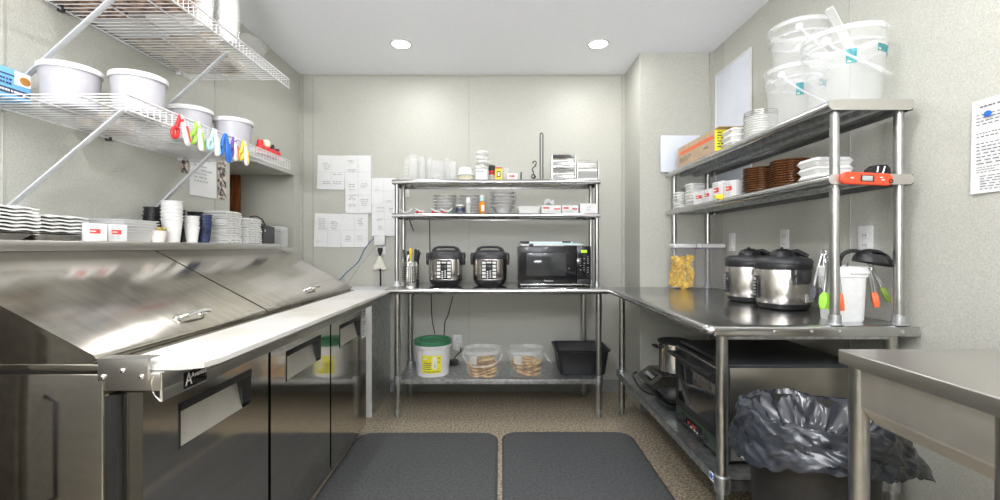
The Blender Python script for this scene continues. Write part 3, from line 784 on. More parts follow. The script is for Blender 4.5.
b_ = bowl(.040, .096, .060, WHITE); stackof(b_, 5, (fx(503, 3.31), 3.31, S2), .0255, 'white deep bowl in the stack beside the flat white tray', 'deep white bowls on the overshelf', .003)
x = fx(460, 3.215)
t = thing('glass_jar', 'short glass jar with pale lid on the overshelf', 'jar', (x, 3.215, S2))
G().lathe([(.001, 0), (.030, 0), (.032, .004), (.032, .042), (.026, .048), (.001, .048)], n=22).build('jar', mat('dim_glass', (.30, .32, .33), .1, noise=.05, alpha=.6), t)
G().lathe([(.001, .048), (.033, .048), (.033, .060), (.001, .062)], n=22).build('lid', WHITE, t)
G().lathe([(.0325, .012), (.0332, .012), (.0332, .034), (.0325, .034)], n=22, close=True).build('label', NAVY, t)
x = fx(468.5, 3.2)
t = thing('seasoning_shaker', 'clear shaker with tall white cap on the overshelf', 'shaker', (x, 3.2, S2))
G().lathe([(.001, 0), (.019, 0), (.0195, .068), (.016, .074), (.001, .074)], n=20).build('jar', mat('greyish_shaker', (.55, .56, .54), .15, noise=.05, alpha=.8), t)
G().lathe([(.001, .072), (.018, .072), (.018, .108), (.016, .112), (.001, .112)], n=20).build('cap', WHITE, t)
x = fx(482, 3.2)
t = thing('sauce_bottle', 'orange sauce bottle with white cap on the overshelf', 'bottle', (x, 3.2, S2))
G().lathe([(.001, 0), (.0225, 0), (.024, .004), (.024, .065), (.016, .085), (.001, .087)], n=20).build('bottle', AMBER, t)
G().box(-.004, .018, -.0252, -.022, .012, .055, .001).build('label', PAPER, t)
G().lathe([(.001, .085), (.017, .085), (.016, .108), (.001, .11)], n=20).build('cap', WHITE, t)
G().lathe([(.0165, .084), (.0205, .086), (.018, .108), (.0165, .108)], n=20).build('neck_label', LBLUE, t)
G().lathe([(.001, .108), (.019, .108), (.021, .126), (.001, .128)], n=20).build('nozzle', WHITE, t)
x = fx(528.5, 3.24)
t = tag(G().loft([(.068, .05, .01, 0), (.082, .06, .014, .044), (.084, .062, .014, .045), (.084, .062, .014, .048), (.080, .058, .012, .047), (.066, .048, .01, .003)], c=(x, 3.24, S2)).build('plastic_tray', FOAM), 'flat white plastic tray between deep bowls and cartons', 'tray')
GP = 'white cartons with red print along the back shelves'
def wide(label, px0, px1, y, z, h):
    x = fx((px0+px1)/2, y); w = (px1-px0)*y/F
    t = thing('small_carton', label, 'carton', (x, y, z), 0, GP)
    G().box(-w/2, w/2, -.04, .04, 0, h, .0012).build('box', WHITE, t)
    G().box(-w*.42, -w*.1, -.0407, -.0398, h*.55, h*.78).build('red_label', REDI, t); G().box(w*.12, w*.44, -.0407, -.0398, h*.45, h*.62).build('red_label', REDI, t)
    g = G(); dashes(g, frame_m((-w/2, -.0407, 0), (1, 0, 0), (0, 0, 1)), w*.1, w*.9, h*.1, h*.45, 2, random.Random(8), h=.25); g.build('lettering', INKL, t, ang=0)
wide('white red-printed carton under the torn paper on the overshelf', 541, 560.5, 3.23, S2, .055)
wide('white red-printed carton beside the plain white box', 561.5, 577.5, 3.23, S2, .055)
x = fx(587.5, 3.23)
t = thing('plain_box', 'plain white box with a faint smile mark by the post', 'box', (x, 3.23, S2))
G().box(-.060, .058, -.04, .04, 0, .068, .002).build('box', PAPER, t)
for s in (-1, 1): G().box(s*.009-.003, s*.009+.003, -.0406, -.0398, .04, .046).build('eye_mark', INK, t)
G().tube([(-.012, -.0402, .026), (0, -.0402, .020), (.012, -.0402, .026)], .0015, n=5).build('smile_mark', INK, t)
rn = random.Random(3)
def scrap(u, v): return (-.035+.07*u, -.02+.03*v+rn.uniform(-.003, .003), .03*v + .022*abs(math.sin(4*u)) + rn.uniform(-.004, .004))
o = G().grid(scrap, 7, 4, .0008).build('torn_paper', PAPER, ang=0); o.location = (fx(549, 3.24), 3.24, S2+.058); tag(o, 'torn white paper lying on a red-printed carton', 'paper')

# ---- on the table
x, y = fx(410.5, 3.17), 3.17
t = thing('utensil_crock', 'perforated steel crock of knives and tongs on the back table', 'crock', (x, y, TZ))
zt = .172; R = .063
g = G(); n = 25; rows = 12
# wall with punched holes: each cell is a ring of four quads around a hole
for i in range(n):
    for j in range(rows):
        z0, z1 = zt*j/rows, zt*(j+1)/rows; a0, a1 = 2*PI*i/n, 2*PI*(i+1)/n
        P = lambda a, z: (R*math.cos(a), R*math.sin(a), z)
        if 2 <= j <= rows-3 and i % 5 != 4:
            am, zm = (a0+a1)/2, (z0+z1)/2; da, dz = (a1-a0)*.31, (z1-z0)*.32
            o4 = [P(a0, z0), P(a1, z0), P(a1, z1), P(a0, z1)]; i4 = [P(am-da, zm-dz), P(am+da, zm-dz), P(am+da, zm+dz), P(am-da, zm+dz)]
            for k_ in range(4): g.quad(o4[k_], o4[(k_+1) % 4], i4[(k_+1) % 4], i4[k_])
        else: g.quad(P(a0, z0), P(a1, z0), P(a1, z1), P(a0, z1))
bmesh.ops.remove_doubles(g.bm, verts=g.bm.verts[:], dist=1e-5)
g.lathe([(.001, .0), (R, 0), (R-.001, .002), (.001, .002)], n=n); g.lathe([(R-.001, zt), (R+.0015, zt-.003), (R+.002, zt), (R+.001, zt+.002)], n=n, close=True)
g.build('crock_wall', CHROME, t)
G().lathe([(.001, .003), (R-.006, .003), (R-.006, zt-.03), (.001, zt-.03)], n=20).build('inner_liner', GASKET, t)
def tool(name, label, dx, dy, tx, ty, L, m, kind):
    u = thing(name, label, 'utensil', (x+dx, y+dy, TZ+zt-.05), 0, 'utensils in the perforated crock')
    A = Vector((0, 0, 0)); Bv = Vector((tx, ty, L))
    if kind == 'knife':
        G().tube([A, Bv*.35], .0045, n=7).build('bolster', CHROME, u)
        G().tube([Bv*.35, Bv*.6, Bv*.95, Bv], [.008, .0095, .010, .007], n=9).build('grip', m, u)
    else:
        G().tube([A, Bv*.6], .004, n=7).build('shaft', m, u)
        G().loft([(.004, .004, .003, 0), (.013, .006, .004, .02), (.016, .006, .005, .045), (.010, .005, .004, .065)], M=Matrix.Translation(Bv*.6) @ Vector(Bv).to_track_quat('Z', 'Y').to_matrix().to_4x4()).build('blade', m, u)
tool('kitchen_knife', 'black handled knife leaning to the post side of the crock', -.035, .0, -.012, .0, .135, BLACK, 'knife')
tool('kitchen_knife', 'black handled knife next to the pale spatula in the crock', -.022, .02, .0, .01, .125, BLACK, 'knife')
tool('serving_fork', 'steel fork leaning in front of the crock knives', -.02, -.03, .012, -.004, .10, CHROME, 'knife')
tool('spatula', 'yellow handled spatula standing in the crock', .002, -.03, .008, -.004, .135, YELLOW, 'spatula')
tool('spatula', 'pale tan wooden spatula in the crock', .006, -.018, .004, .0, .125, mat('tan_wood', (.78, .62, .42), .5, noise=.1), 'spatula')
tool('kitchen_knife', 'black handled knife standing tallest in the crock', .03, -.005, .008, .0, .14, BLACK, 'knife')
tool('kitchen_knife', 'black handled knife at the cooker side of the crock', .038, .02, .022, .0, .12, BLACK, 'knife')
tool('serving_tongs', 'steel tongs with dark holes by the black crock knives', .036, -.02, .022, -.005, .118, DKGREY, 'spatula')

def small_cooker(label, px, rz):
    y = 3.215; x = fx(px, y)
    t = thing('rice_cooker', label, 'rice cooker', (x, y, TZ), rz, 'countertop rice cookers on the back table')
    G().lathe([(.075, 0), (.088, .002), (.102, .018), (.112, .034), (.118, .040), (.118, .048), (.001, .048)], n=40, sq=.6).build('base', BLACK, t)
    G().lathe([(.115, .044), (.119, .05), (.121, .10), (.120, .192), (.117, .196)], n=44, sq=.6).build('body', COOKSTEEL, t)
    G().lathe([(.118, .190), (.124, .193), (.125, .212), (.118, .232), (.094, .248), (.06, .254), (.001, .256)], n=44, sq=.6).build('lid', DKGREY, t)
    for s in (-1, 1):
        g = G().loft([(.010, .03, .006, .150), (.013, .036, .008, .165), (.014, .04, .01, .215), (.008, .03, .006, .236)], c=(s*.125, 0, 0)); g.build('side_latch', BLACK, t)
    g = G().tube([(-.092, 0, .243), (-.080, -.002, .262), (-.06, -.002, .273), (0, -.002, .277), (.06, -.002, .273), (.080, -.002, .262), (.092, 0, .243)], [.013, .012, .0085, .008, .0085, .012, .013], n=10)
    g.build('carry_handle', BLACK, t)
    p = G().loft([(.054, .066, .010, 0), (.054, .066, .010, .004)], M=frame_m((0, -.1205, .120), (1, 0, 0), (0, 0, 1))).build('control_panel', GLOSSB, t)
    for s in (-1, 1):
        for k_ in range(5): G().box(s*.036-.0125, s*.036+.0125, -.1262, -.124, .063+k_*.024, .080+k_*.024, .0008).build('button', FOAM, p)
    G().box(-.018, .018, -.1258, -.124, .122, .150, .001).build('display', SCREEN, p)
    g = G(); M = frame_m((0, -.1252, 0), (1, 0, 0), (0, 0, 1)); rn_ = random.Random(4)
    for k_ in range(4):
        g.box(-.016, -.005, -.1258, -.1245, .06+k_*.014, .069+k_*.014); g.box(.003, .015, -.1258, -.1245, .066+k_*.014, .073+k_*.014)
    g.box(-.016, .016, -.1258, -.1245, .164, .175)
    g.build('panel_print', FOAM, p)
    G().tube([(-.075, -.098, .045), (-.03, -.118, .042), (.03, -.118, .044), (.075, -.098, .047)], .005, n=7).build('base_lip', DKGREY, t)
small_cooker('black lidded rice cooker nearer the perforated crock', 446, .0)
small_cooker('black lidded rice cooker nearer the microwave', 490, -.03)

# microwave
y0 = 3.125; mx0, mx1 = fx(519, y0), fx(591, y0)
t = thing('microwave', 'black countertop microwave with flat boards lying on top', 'microwave', ((mx0+mx1)/2, y0+.19, TZ))
w = (mx1-mx0)/2; h0, h1 = .018, fz(246, y0)-TZ
G().box(-w+.004, w-.004, -.165, .19, h0, h1-.002, .004).build('case', BLACK, t)
for sx in (-1, 1):
    for sy in (-.14, .15): G().cyl((sx*(w-.05), sy, 0), (sx*(w-.05), sy, h0+.002), .016, n=12).build('foot', BLACK, t)
dw = -w + 2*w*.80
dd = G().box(-w, dw-.002, -.19, -.163, h0, h1, .003).build('door', GLOSSB, t)
G().box(-w+2*w*.105, -w+2*w*.655, -.1912, -.1895, h0+.058, h1-.048, .0005).build('window', GLASSM, dd)
G().box(-w+.01, w-.03, -.188, -.165, h0-.006, h0+.002, .001).build('lower_trim', CHROME, t)
G().box(-w+2*w*.69, -w+2*w*.70, -.1916, -.1898, h0+.106, h0+.112).build('status_light', FOAM, dd)
g = G(); text_mesh(g, 'Panasonic', .0165, frame_m((-w+2*w*.41, -.1908, h0+.024), (1, 0, 0), (0, 0, 1))); g.build('lettering', FOAM, dd, ang=0)
pn = G().box(dw, w, -.19, -.163, h0, h1, .003).build('control_panel', GLOSSB, t)
G().box(dw+.03, w-.028, -.1915, -.1895, h1-.047, h1-.028, .001).build('display', GREEND, pn)
g = G(); rn = random.Random(6)
for r in range(8):
    for c_ in range(3):
        if rn.random() < .72: xx = dw+.022+c_*.026; zz = h1-.075-r*.0155; g.box(xx, xx+rn.uniform(.005, .011), -.1914, -.1895, zz, zz+.004)
g.build('keypad_print', INKL, pn); G().box(dw+.008, w-.008, -.1925, -.189, h0+.006, h0+.034, .002).build('door_button', BLACK, pn)
zt = TZ+h1
xs = (mx0+mx1)/2
def board(label, x0, x1, ya, yb, z, th, m, cat='board', name='flat_board'):
    t = thing(name, label, cat, ((x0+x1)/2, (ya+yb)/2, z), 0, 'flat boards on the microwave')
    G().box(-(x1-x0)/2, (x1-x0)/2, -(yb-ya)/2, (yb-ya)/2, 0, th, .002).build('sheet', m, t)
    return t
fy = 3.14
t = board('white board with black clip, lowest in the pile on the microwave', fx(521, fy), fx(583, fy), fy, fy+.25, zt, .013, WHITE)
G().box(-.16, -.13, -.126, -.10, .0, .015, .001).build('clip', BLACK, t); G().box(.08, .215, -.1255, -.11, -.001, .004, .0005).build('edge', BLACK, t)
t = board('pale blue board in the middle of the pile on the microwave', fx(529, fy), fx(580, fy), fy+.01, fy+.24, zt+.013, .008, LBLUE)
t = board('white topped board uppermost on the microwave', fx(520.5, fy), fx(573, fy), fy+.02, fy+.25, zt+.021, .010, PAPER)
G().box(-.185, -.12, -.116, -.08, .0, .013, .001).build('clip', BLACK, t); G().box(.11, .17, -.1165, -.10, .002, .012, .001).build('edge', BLACK, t)

# ---- on the lower shelf
LS = .2615
x, y = fx(433, 3.165), 3.165
t = thing('pail', 'white pail with green lid and yellow label under the back table', 'bucket', (x, y, LS)); t.scale = (1, 1, .86)
G().lathe([(.001, 0), (.108, 0), (.112, .004), (.122, .225), (.128, .228), (.130, .25), (.125, .252), (.119, .228), (.107, .006), (.001, .005)], n=40).build('pail', WHITE, t)
G().lathe([(.001, .262), (.110, .262), (.112, .284), (.126, .286), (.131, .282), (.132, .250), (.127, .248), (.126, .240), (.123, .240), (.001, .25)], n=40).build('lid', GREENL, t)
def onlathe(a0, a1, z0, z1, r0, r1, n=10):
    return G().grid(lambda u, v: ((r0+(r1-r0)*v)*math.sin(a0+(a1-a0)*u), -(r0+(r1-r0)*v)*math.cos(a0+(a1-a0)*u), z0+(z1-z0)*v), n, 2)
lb = onlathe(-.52, .62, .035, .175, .1155, .1215).build('label', YLABEL, t)
onlathe(.12, .36, .06, .165, .1163, .1223).build('label_panel', PAPER, lb)
onlathe(-.42, -.15, .125, .155, .1163, .1222).build('label_picture', PAPER, lb, label='white picture on the yellow label')
g = G()
for a, b_, z in ((-.4, .05, .113), (-.45, .05, .098), (-.4, 0, .083), (-.45, .05, .066), (-.4, .5, .045), (.42, .56, .15), (.42, .56, .12), (.2, .3, .14), (.2, .3, .12), (.2, .3, .1), (.2, .3, .085)):
    g.grid(lambda u, v, a=a, b_=b_, z=z: ((.1166+.0273*(z-.035))*1.008*math.sin(a+(b_-a)*u), -(.1166+.0273*(z-.035))*1.008*math.cos(a+(b_-a)*u), z+.006*v), 4, 1)
g.build('label_print', INK, lb, ang=0)
G().tube([(-.123*math.cos(PI*k/14), -.126*math.sin(PI*k/14)-.006*0, .222-.0*math.sin(PI*k/14)) for k in range(15)], .003, n=6).build('bail', WHITE, t)
def clear_bucket(label, px, handle, seed, bread_label):
    x, y = fx(px, 3.15), 3.15
    t = thing('clear_bucket', label, 'bucket', (x, y, LS), 0, 'clear food buckets under the back table'); t.scale = (1, 1, .80)
    G().open_lathe([(.001, 0), (.112, 0), (.116, .004), (.128, .215), (.125, .215), (.113, .006), (.001, .005)], n=40).build('bucket', CLEARW, t)
    G().lathe([(.127, .196), (.137, .198), (.139, .203), (.139, .226), (.134, .229), (.128, .229), (.127, .226)], n=40, close=True).build('rim', CLEARR, t)
    G().lathe([(.001, .222), (.10, .222), (.127, .225), (.127, .2275), (.10, .225), (.001, .2245)], n=40).build('lid', CLEARW, t)
    if handle: pts = [(.139*math.cos(PI+PI*k/16)*1., -.142*math.sin(PI*k/16), .19 - .085*math.sin(PI*k/16)) for k in range(17)]
    else: pts = [(.139 + .045*math.sin(PI*k/12), .0 + .05*math.cos(PI*k/12), .16-.07*math.sin(PI*k/12)) for k in range(13)]
    G().tube(pts, .0055, n=8).build('bail', CLEARR, t)
    onlathe(-.75, -.28, .12, .19, .1232, .1272).build('sticker', mat('faded_sticker', (.72, .71, .66), .5, noise=.1, alpha=.8), t)
    rn = random.Random(seed)
    for k_ in range(6):
        z = LS+.004 + k_*.0165
        R_ = .095
        tilt = Matrix.Rotation(rn.uniform(-.13, .13), 4, 'X') @ Matrix.Rotation(rn.uniform(-.16, .16), 4, 'Y')
        ph = rn.uniform(0, 6)
        def fn(u, v, ph=ph):
            a = 2*PI*u; r = R_*v*(1+.08*math.sin(3*a+ph))
            q = tilt @ Vector((r*math.cos(a), r*math.sin(a), .005*math.sin(2*a+ph)*v)); return q
        o = G().grid(fn, 26, 5, .011).build('flatbread', BREAD, ang=50); o.location = (x+rn.uniform(-.006, .006), y+rn.uniform(-.006, .006), z+.012)
        tag(o, 'toasted flatbread in %s, %s' % (bread_label, 'top one' if k_ == 5 else ORD[k_] + ('' if k_ == 0 else ' from bottom')), 'bread', 'flatbreads in the clear buckets')
clear_bucket('clear bucket of flatbread with white bail hanging in front', 482.5, True, 5, 'the bucket next to the green lidded pail')
clear_bucket('clear bucket of flatbread beside the black tub', 525.5, False, 8, 'the bucket next to the black tub')
# black tub
t = thing('bus_tub', 'black plastic bus tub at the end of the low back shelf', 'tub', (.577, 3.255, LS))
G().loft([(.148, .135, .03, 0), (.155, .140, .03, .006), (.178, .158, .035, .165), (.190, .168, .04, .166), (.193, .170, .04, .175), (.186, .163, .04, .178), (.176, .155, .035, .172), (.152, .135, .028, .012), (.146, .13, .02, .007)], n=6).build('tub', BLACK, t)
G().loft([(.07, .012, .006, .150), (.075, .014, .006, .166)], c=(0, -.163, 0)).build('hand_grip', BLACK, t)
t = tag(G().box(fx(447, 3.42), fx(458, 3.42), 3.40, 3.45, LS, LS+.03, .008).build('power_brick', BLACK), 'black power brick behind the green lidded pail', 'adapter')

# ---- back wall papers
def bpaper(label, px0, px1, py0, py1, rows, seed, rz=0., off=.0):
    y = YB-.003-off
    x0, x1, z1, z0 = fx(px0, y), fx(px1, y), fz(py0, y), fz(py1, y)
    t = thing('recipe_sheet', label, 'paper', ((x0+x1)/2, y, (z0+z1)/2), 0, 'printed sheets taped to the back wall')
    t.rotation_euler = (0, rz, 0)
    w, h = (x1-x0)/2, (z1-z0)/2
    G().grid(lambda u, v: (-w+2*w*u, -.002-.004*v*v*abs(2*u-1), h-2*h*v), 6, 6, .0006).build('sheet', PAPER, t, ang=60)
    g = G(); rn = random.Random(seed); M = frame_m((-w, -.0075, -h), (1, 0, 0), (0, 0, 1))
    for (cx, cy, hh) in rows:
        dashes(g, M, 2*w*(cx-.17), 2*w*(cx+.17), 2*h*(cy-hh/2), 2*h*(cy+hh/2), max(2, int(hh*22)), rn, h=.35, words=(1, 3), skip=.05, center=True)
    g.build('lettering', INKL, t, ang=0)
    g = G()
    for a in ((.02*w, .2*h, 2*w*.98), ):
        g.quad(*[M @ Vector(p) for p in ((w*.05, h, 0), (w*1.95, h, 0), (w*1.95, h+.0012, 0), (w*.05, h+.0012, 0))])
    g.quad(*[M @ Vector(p) for p in ((w, h*.08, 0), (w+.0012, h*.08, 0), (w+.0012, h*1.85, 0), (w, h*1.85, 0))])
    g.build('ruling', INKL, t, ang=0)
bpaper('printed sheet in the upper row of the back wall, nearest the corner', 317.5, 344.8, 155.5, 189.5, ((.35, .68, .22), (.75, .5, .16), (.35, .2, .12), (.75, .2, .12)), 1, .02)
bpaper('printed sheet in the upper row, edge tucked over by the middle sheet', 345, 371, 155.5, 189, ((.28, .8, .14), (.28, .55, .1)), 2, .0)
bpaper('printed sheet in the middle row hanging below the upper pair', 345.5, 371.5, 177.8, 213, ((.28, .78, .12), (.75, .78, .14), (.28, .68, .1), (.28, .45, .16), (.28, .22, .1), (.75, .3, .22)), 3, -.01, .006)
bpaper('printed sheet in the middle row with its top by the shelf post', 371.8, 396, 178, 204, ((.25, .6, .14), (.75, .1, .1)), 4, .0, .004)
bpaper('printed sheet beside the shelf post just above the plug', 372, 397, 203, 236, ((.35, .8, .16), (.8, .8, .1), (.35, .5, .08), (.35, .25, .14)), 5, .0, .007)
bpaper('printed sheet in the lowest row of the back wall, nearest the corner', 314.5, 341.5, 213.5, 247, ((.3, .7, .34), (.75, .65, .26), (.2, .15, .06)), 6, .03)
bpaper('printed sheet in the lowest row, over the blue cord', 341.5, 368, 213.5, 247, ((.75, .75, .24), (.28, .25, .2), (.72, .25, .2)), 7, .0)

# ---- outlets, plugs and cords
def outlet(label, o, u, v, w=.07, h=.115, kind='duplex'):
    t = thing('wall_outlet', label, 'outlet', o, 0, 'white wall outlets')
    M = frame_m((0, 0, 0), u, v)
    G().loft([(w/2, h/2, .006, 0), (w/2, h/2, .006, .003), (w/2-.004, h/2-.004, .005, .006)], M=M).build('cover_plate', WHITE, t)
    if kind == 'switch':
        G().box(-.016, .016, -.033, .033, .005, .009, .001, M=M).build('rocker', WHITE, t)
    else:
        for s in (-1, 1):
            q = G().loft([(.0165, .014, .008, .005), (.0165, .014, .008, .0075)], c=(0, s*.02, 0), M=M).build('receptacle', WHITE, t)
            g = G()
            for dx in (-.006, .006): g.box(dx-.0012, dx+.0012, s*.02-.002, s*.02+.006, .0072, .0082, M=M)
            g.build('slot', BLACK, q)
    return t
yw = YB-.0005
outlet('white outlet on the back wall holding the white charger block', (fx(381, yw), yw, fz(247, yw)), (1, 0, 0), (0, 0, 1))
outlet('white outlet under the back table beside the green lidded pail', (fx(457.5, yw), yw, fz(342, yw)), (1, 0, 0), (0, 0, 1))
outlet('white outlet hidden partly by the upper shelf post corner', (fx(406, yw), yw, fz(192, yw)), (1, 0, 0), (0, 0, 1), .05, .09)
t = thing('charger_block', 'white charger block plugged into the back wall outlet', 'charger', (fx(380, 3.54), 3.545, fz(240, 3.54)))
G().box(-.042, .042, -.025, .018, -.04, .04, .005).build('block', WHITE, t)
t = thing('black_plug', 'black plug below the white charger block', 'plug', (fx(380, 3.54), 3.545, fz(250, 3.54)))
G().loft([(.016, .014, .008, .018), (.020, .018, .008, .0), (.010, .010, .006, -.035)]).build('plug', BLACK, t)
G().tube([(0, 0, -.03), (0, .0, -.12), (.004, 0, -.31)], .006, n=7).build('cable', CORD, t)
rn = random.Random(13)
t = thing('tag_bag', 'white crinkled paper tag hanging on the plug cable', 'tag', (fx(379.5, 3.53), 3.53, fz(256, 3.53)))
G().grid(lambda u, v: ((.012+.043*v*(.85+.3*rn.random()))*math.cos(2*PI*u), (.008+.010*v)*math.sin(2*PI*u), -.10*v + (.012*rn.uniform(-1, 1) if v > .9 else 0)), 14, 5).build('paper', mat('cream_paper', (.72, .70, .62), .6, noise=.03), t, ang=0)
def cord(label, pts, r, m, name='electric_cable'):
    tag(G().tube(pts, r, n=6).build(name, m), label, 'cord')
def smooth(P, n=10):
    P = [Vector(p) for p in P]; out = []
    for i in range(len(P)-1):
        p0, p1, p2, p3 = P[max(i-1, 0)], P[i], P[i+1], P[min(i+2, len(P)-1)]
        for k_ in range(n):
            t_ = k_/n
            out.append(.5*((2*p1) + (p2-p0)*t_ + (2*p0-5*p1+4*p2-p3)*t_*t_ + (3*p1-p0-3*p2+p3)*t_**3))
    out.append(P[-1]); return out
pw = lambda px, py, y=3.55: (fx(px, y), y, fz(py, y))
cord('blue cord from the charger block down to the white cabinet', smooth([pw(380, 236, 3.54), pw(372, 240), pw(364, 250), pw(358, 262), pw(347, 272), pw(336, 284)]), .0032, BCORD)
cord('thin grey cord hanging slack below the charger block', smooth([pw(374, 248), pw(366, 258), pw(355, 272), pw(347, 285)]), .0022, GCORD)
cord('black cord hanging behind the lower overshelf tier', smooth([pw(409, 219), pw(412, 227), pw(413.5, 231)]), .004, CORD)
cord('straight black cord on the back wall passing behind the crock', smooth([pw(429.5, 219), pw(430, 250), pw(431, 290), pw(432, 318), pw(435, 334)]), .0035, CORD)
cord('black cord bending down the wall behind the first rice cooker', smooth([pw(453, 296), pw(448, 315), pw(445, 322), pw(444, 336)]), .0035, CORD)
cord('black cord from the low outlet to the power brick', smooth([pw(458, 346, 3.54), pw(461, 350, 3.53), pw(456, 356, 3.5), pw(453, 361, 3.44)]), .004, CORD)
t = tag(G().box(fx(455.5, 3.55), fx(460, 3.55), 3.53, 3.563, fz(350, 3.55), fz(343, 3.55), .004).build('white_plug', WHITE), 'white plug in the outlet under the back table', 'plug')
# ------------------------------------------------------------------ table along the right wall
RZ = .871
RX0, RX1, RY0, RY1 = .727, 1.482, 1.589, 3.15
t = thing('prep_table', 'stainless prep table along the whiteboard wall with big steel cookers', 'table', (1.11, 2.37, 0))
W = Matrix.Translation((-1.11, -2.37, 0))
cx, cy, hw, hd = (RX0+RX1)/2, (RY0+RY1)/2, (RX1-RX0)/2, (RY1-RY0)/2
r = .019; secs = []
for k_ in range(9):
    a = -PI/2 + PI*k_/8
    secs.append((hw-r+r*math.cos(a), hd-r+r*math.cos(a), .03, RZ-r+r*math.sin(a)))
g = G().loft(secs, c=(cx, cy, 0), n=5)
g.xf(W).build('tabletop', STEELT, t)
G().box(RX0+.1, RX1-.06, RY0+.04, RY1-.04, RZ-.055, RZ-.037).xf(W).build('underbrace', GALV, t)
G().box(RX0+.03, RX1, RY0-.0015, RY0+.004, RZ-.037, RZ-.003, .001).xf(W).build('end_cap', STEELT, t)
g = G()
for xx in (.97, 1.10, 1.2, 1.42): g.lathe([(.006, 0), (.006, .002), (.002, .003), (0, .003)], n=10, M=Matrix.Translation((xx, RY0-.001, RZ-.02)) @ Matrix.Rotation(PI/2, 4, 'X'))
g.xf(W).build('rivet', GALV, t)
SHZ = .305
for x, y in ((.812, 1.645), (.835, 3.08), (1.43, 1.645), (1.43, 3.08)): leg(x, y, 0, RZ-.037, t, W, SHZ-.006)
g = G().box(.80, 1.45, 1.63, 3.10, SHZ-.003, SHZ); g.box(.80, .804, 1.63, 3.10, SHZ-.04, SHZ, .001); g.box(.80, 1.45, 1.63, 1.634, SHZ-.04, SHZ)
sh = g.xf(W).build('lower_shelf', GALV, t)
s_ = G().box(.7985, .8002, 1.665, 1.715, SHZ-.036, SHZ-.005).xf(W).build('sticker', PAPER, sh)
g = G().lathe([(.001, 0), (.010, 0), (.010, .0008), (.001, .0008)], n=18, M=Matrix.Translation((.7984, 1.702, SHZ-.02)) @ Matrix.Rotation(-PI/2, 4, 'Y'))
g.box(.7976, .7986, 1.67, 1.688, SHZ-.016, SHZ-.012); g.box(.7976, .7986, 1.67, 1.688, SHZ-.026, SHZ-.022)
g.xf(W).build('emblem', BLUE, sh)

# ---- overshelf above it
t = thing('overshelf', 'two tier stainless overshelf along the whiteboard wall loaded with buckets', 'shelf', (1.31, 2.37, RZ))
W = Matrix.Translation((-1.31, -2.37, -RZ))
for z in (1.669, 1.407):
    x0, x1, y0, y1, r = 1.155, 1.455, 1.58, 3.145, .0185
    pts = [(x1, z), (x0+r, z)]
    for k_ in range(1, 9):
        a = PI/2 + PI*k_/8*.95; pts.append((x0+r+r*math.cos(a), z-r+r*math.sin(a)))
    pts += [(x0+r+.006, z-2*r+.004), (x0+r+.004, z-.004), (x1-.004, z-.004), (x1-.004, z-2*r), (x1, z-2*r)]
    s_ = G().prism(pts, 'y', y0+.003, y1).xf(W).build('shelf', STEELT, t)
    # rounded end plate
    pl = []
    for k_ in range(9): a = PI/2+PI*k_/8; pl.append((x0+r+r*math.cos(a), z-r+r*math.sin(a)))
    for k_ in range(9): a = -PI/2+PI*k_/8; pl.append((x1-r+r*math.cos(a), z-r+r*math.sin(a)))
    G().prism(pl, 'y', y0, y0+.004).xf(W).build('end_plate', STEEL, t)
    g = G()
    for xx in (1.27, 1.36): g.prism([(xx-.018, z-.004), (xx-.014, z-.028), (xx+.014, z-.028), (xx+.018, z-.004)], 'y', y0+.006, y1-.004)
    g.xf(W).build('channel', GALV, t)
for x, y in ((1.20, 1.614), (1.43, 1.614), (1.20, 3.10), (1.43, 3.10)):
    p = G().cyl((x, y, RZ), (x, y, 1.665), .0155, n=18).xf(W).build('post', PIPE, t)
    G().lathe([(.028, 0), (.028, .004), (.021, .006), (.020, .035), (.0155, .037)], c=(x, y, RZ+.0005), n=18).xf(W).build('post_socket', GALV, p)

S3, S4 = 1.6695, 1.4075
# white board leaning at the far end
t = tag(G().box(1.117, 1.39, 3.121, 3.141, S3, 1.925, .004).build('leaning_board', WHITEBOARD), 'pale blue white plastic board standing at the far end of the upper shelf', 'board')
# cardboard box
t = thing('cardboard_box', 'open brown cardboard box with orange print on the upper shelf', 'box', (1.28, 2.70, S3))
G().box(-.112, -.108, -.25, .25, 0, .125).build('panel', CARD, t); G().box(.108, .112, -.25, .25, 0, .125).build('panel', CARD, t)
G().box(-.112, .112, -.254, -.25, 0, .125).build('panel', CARD, t); G().box(-.112, .112, .25, .254, 0, .125).build('panel', CARD, t)
G().box(-.11, .11, -.25, .25, 0, .004).build('panel', CARD, t)
G().box(-.110, .110, -.30, -.252, .122, .126, M=Matrix.Translation((0, 0, 0))).build('flap', CARD, t)
G().box(-.1125, .03, -.2548, -.2535, .005, .118).build('yellow_label', YLABEL, t)
g = G(); dashes(g, frame_m((-.11, -.2549, 0), (1, 0, 0), (0, 0, 1)), .01, .13, .02, .11, 6, random.Random(1), h=.5); g.build('label_print', INK, t, ang=0)
g = G().box(-.1128, -.1118, -.24, .23, .072, .094); g.build('print_band', ORANGE, t, label='orange printed band')
g = G(); M = frame_m((-.1126, .24, 0), (0, -1, 0), (0, 0, 1)); dashes(g, M, .02, .22, .02, .055, 4, random.Random(2), h=.4); dashes(g, M, .36, .46, .02, .05, 2, random.Random(4), h=.7); g.build('lettering', INK, t, ang=0)
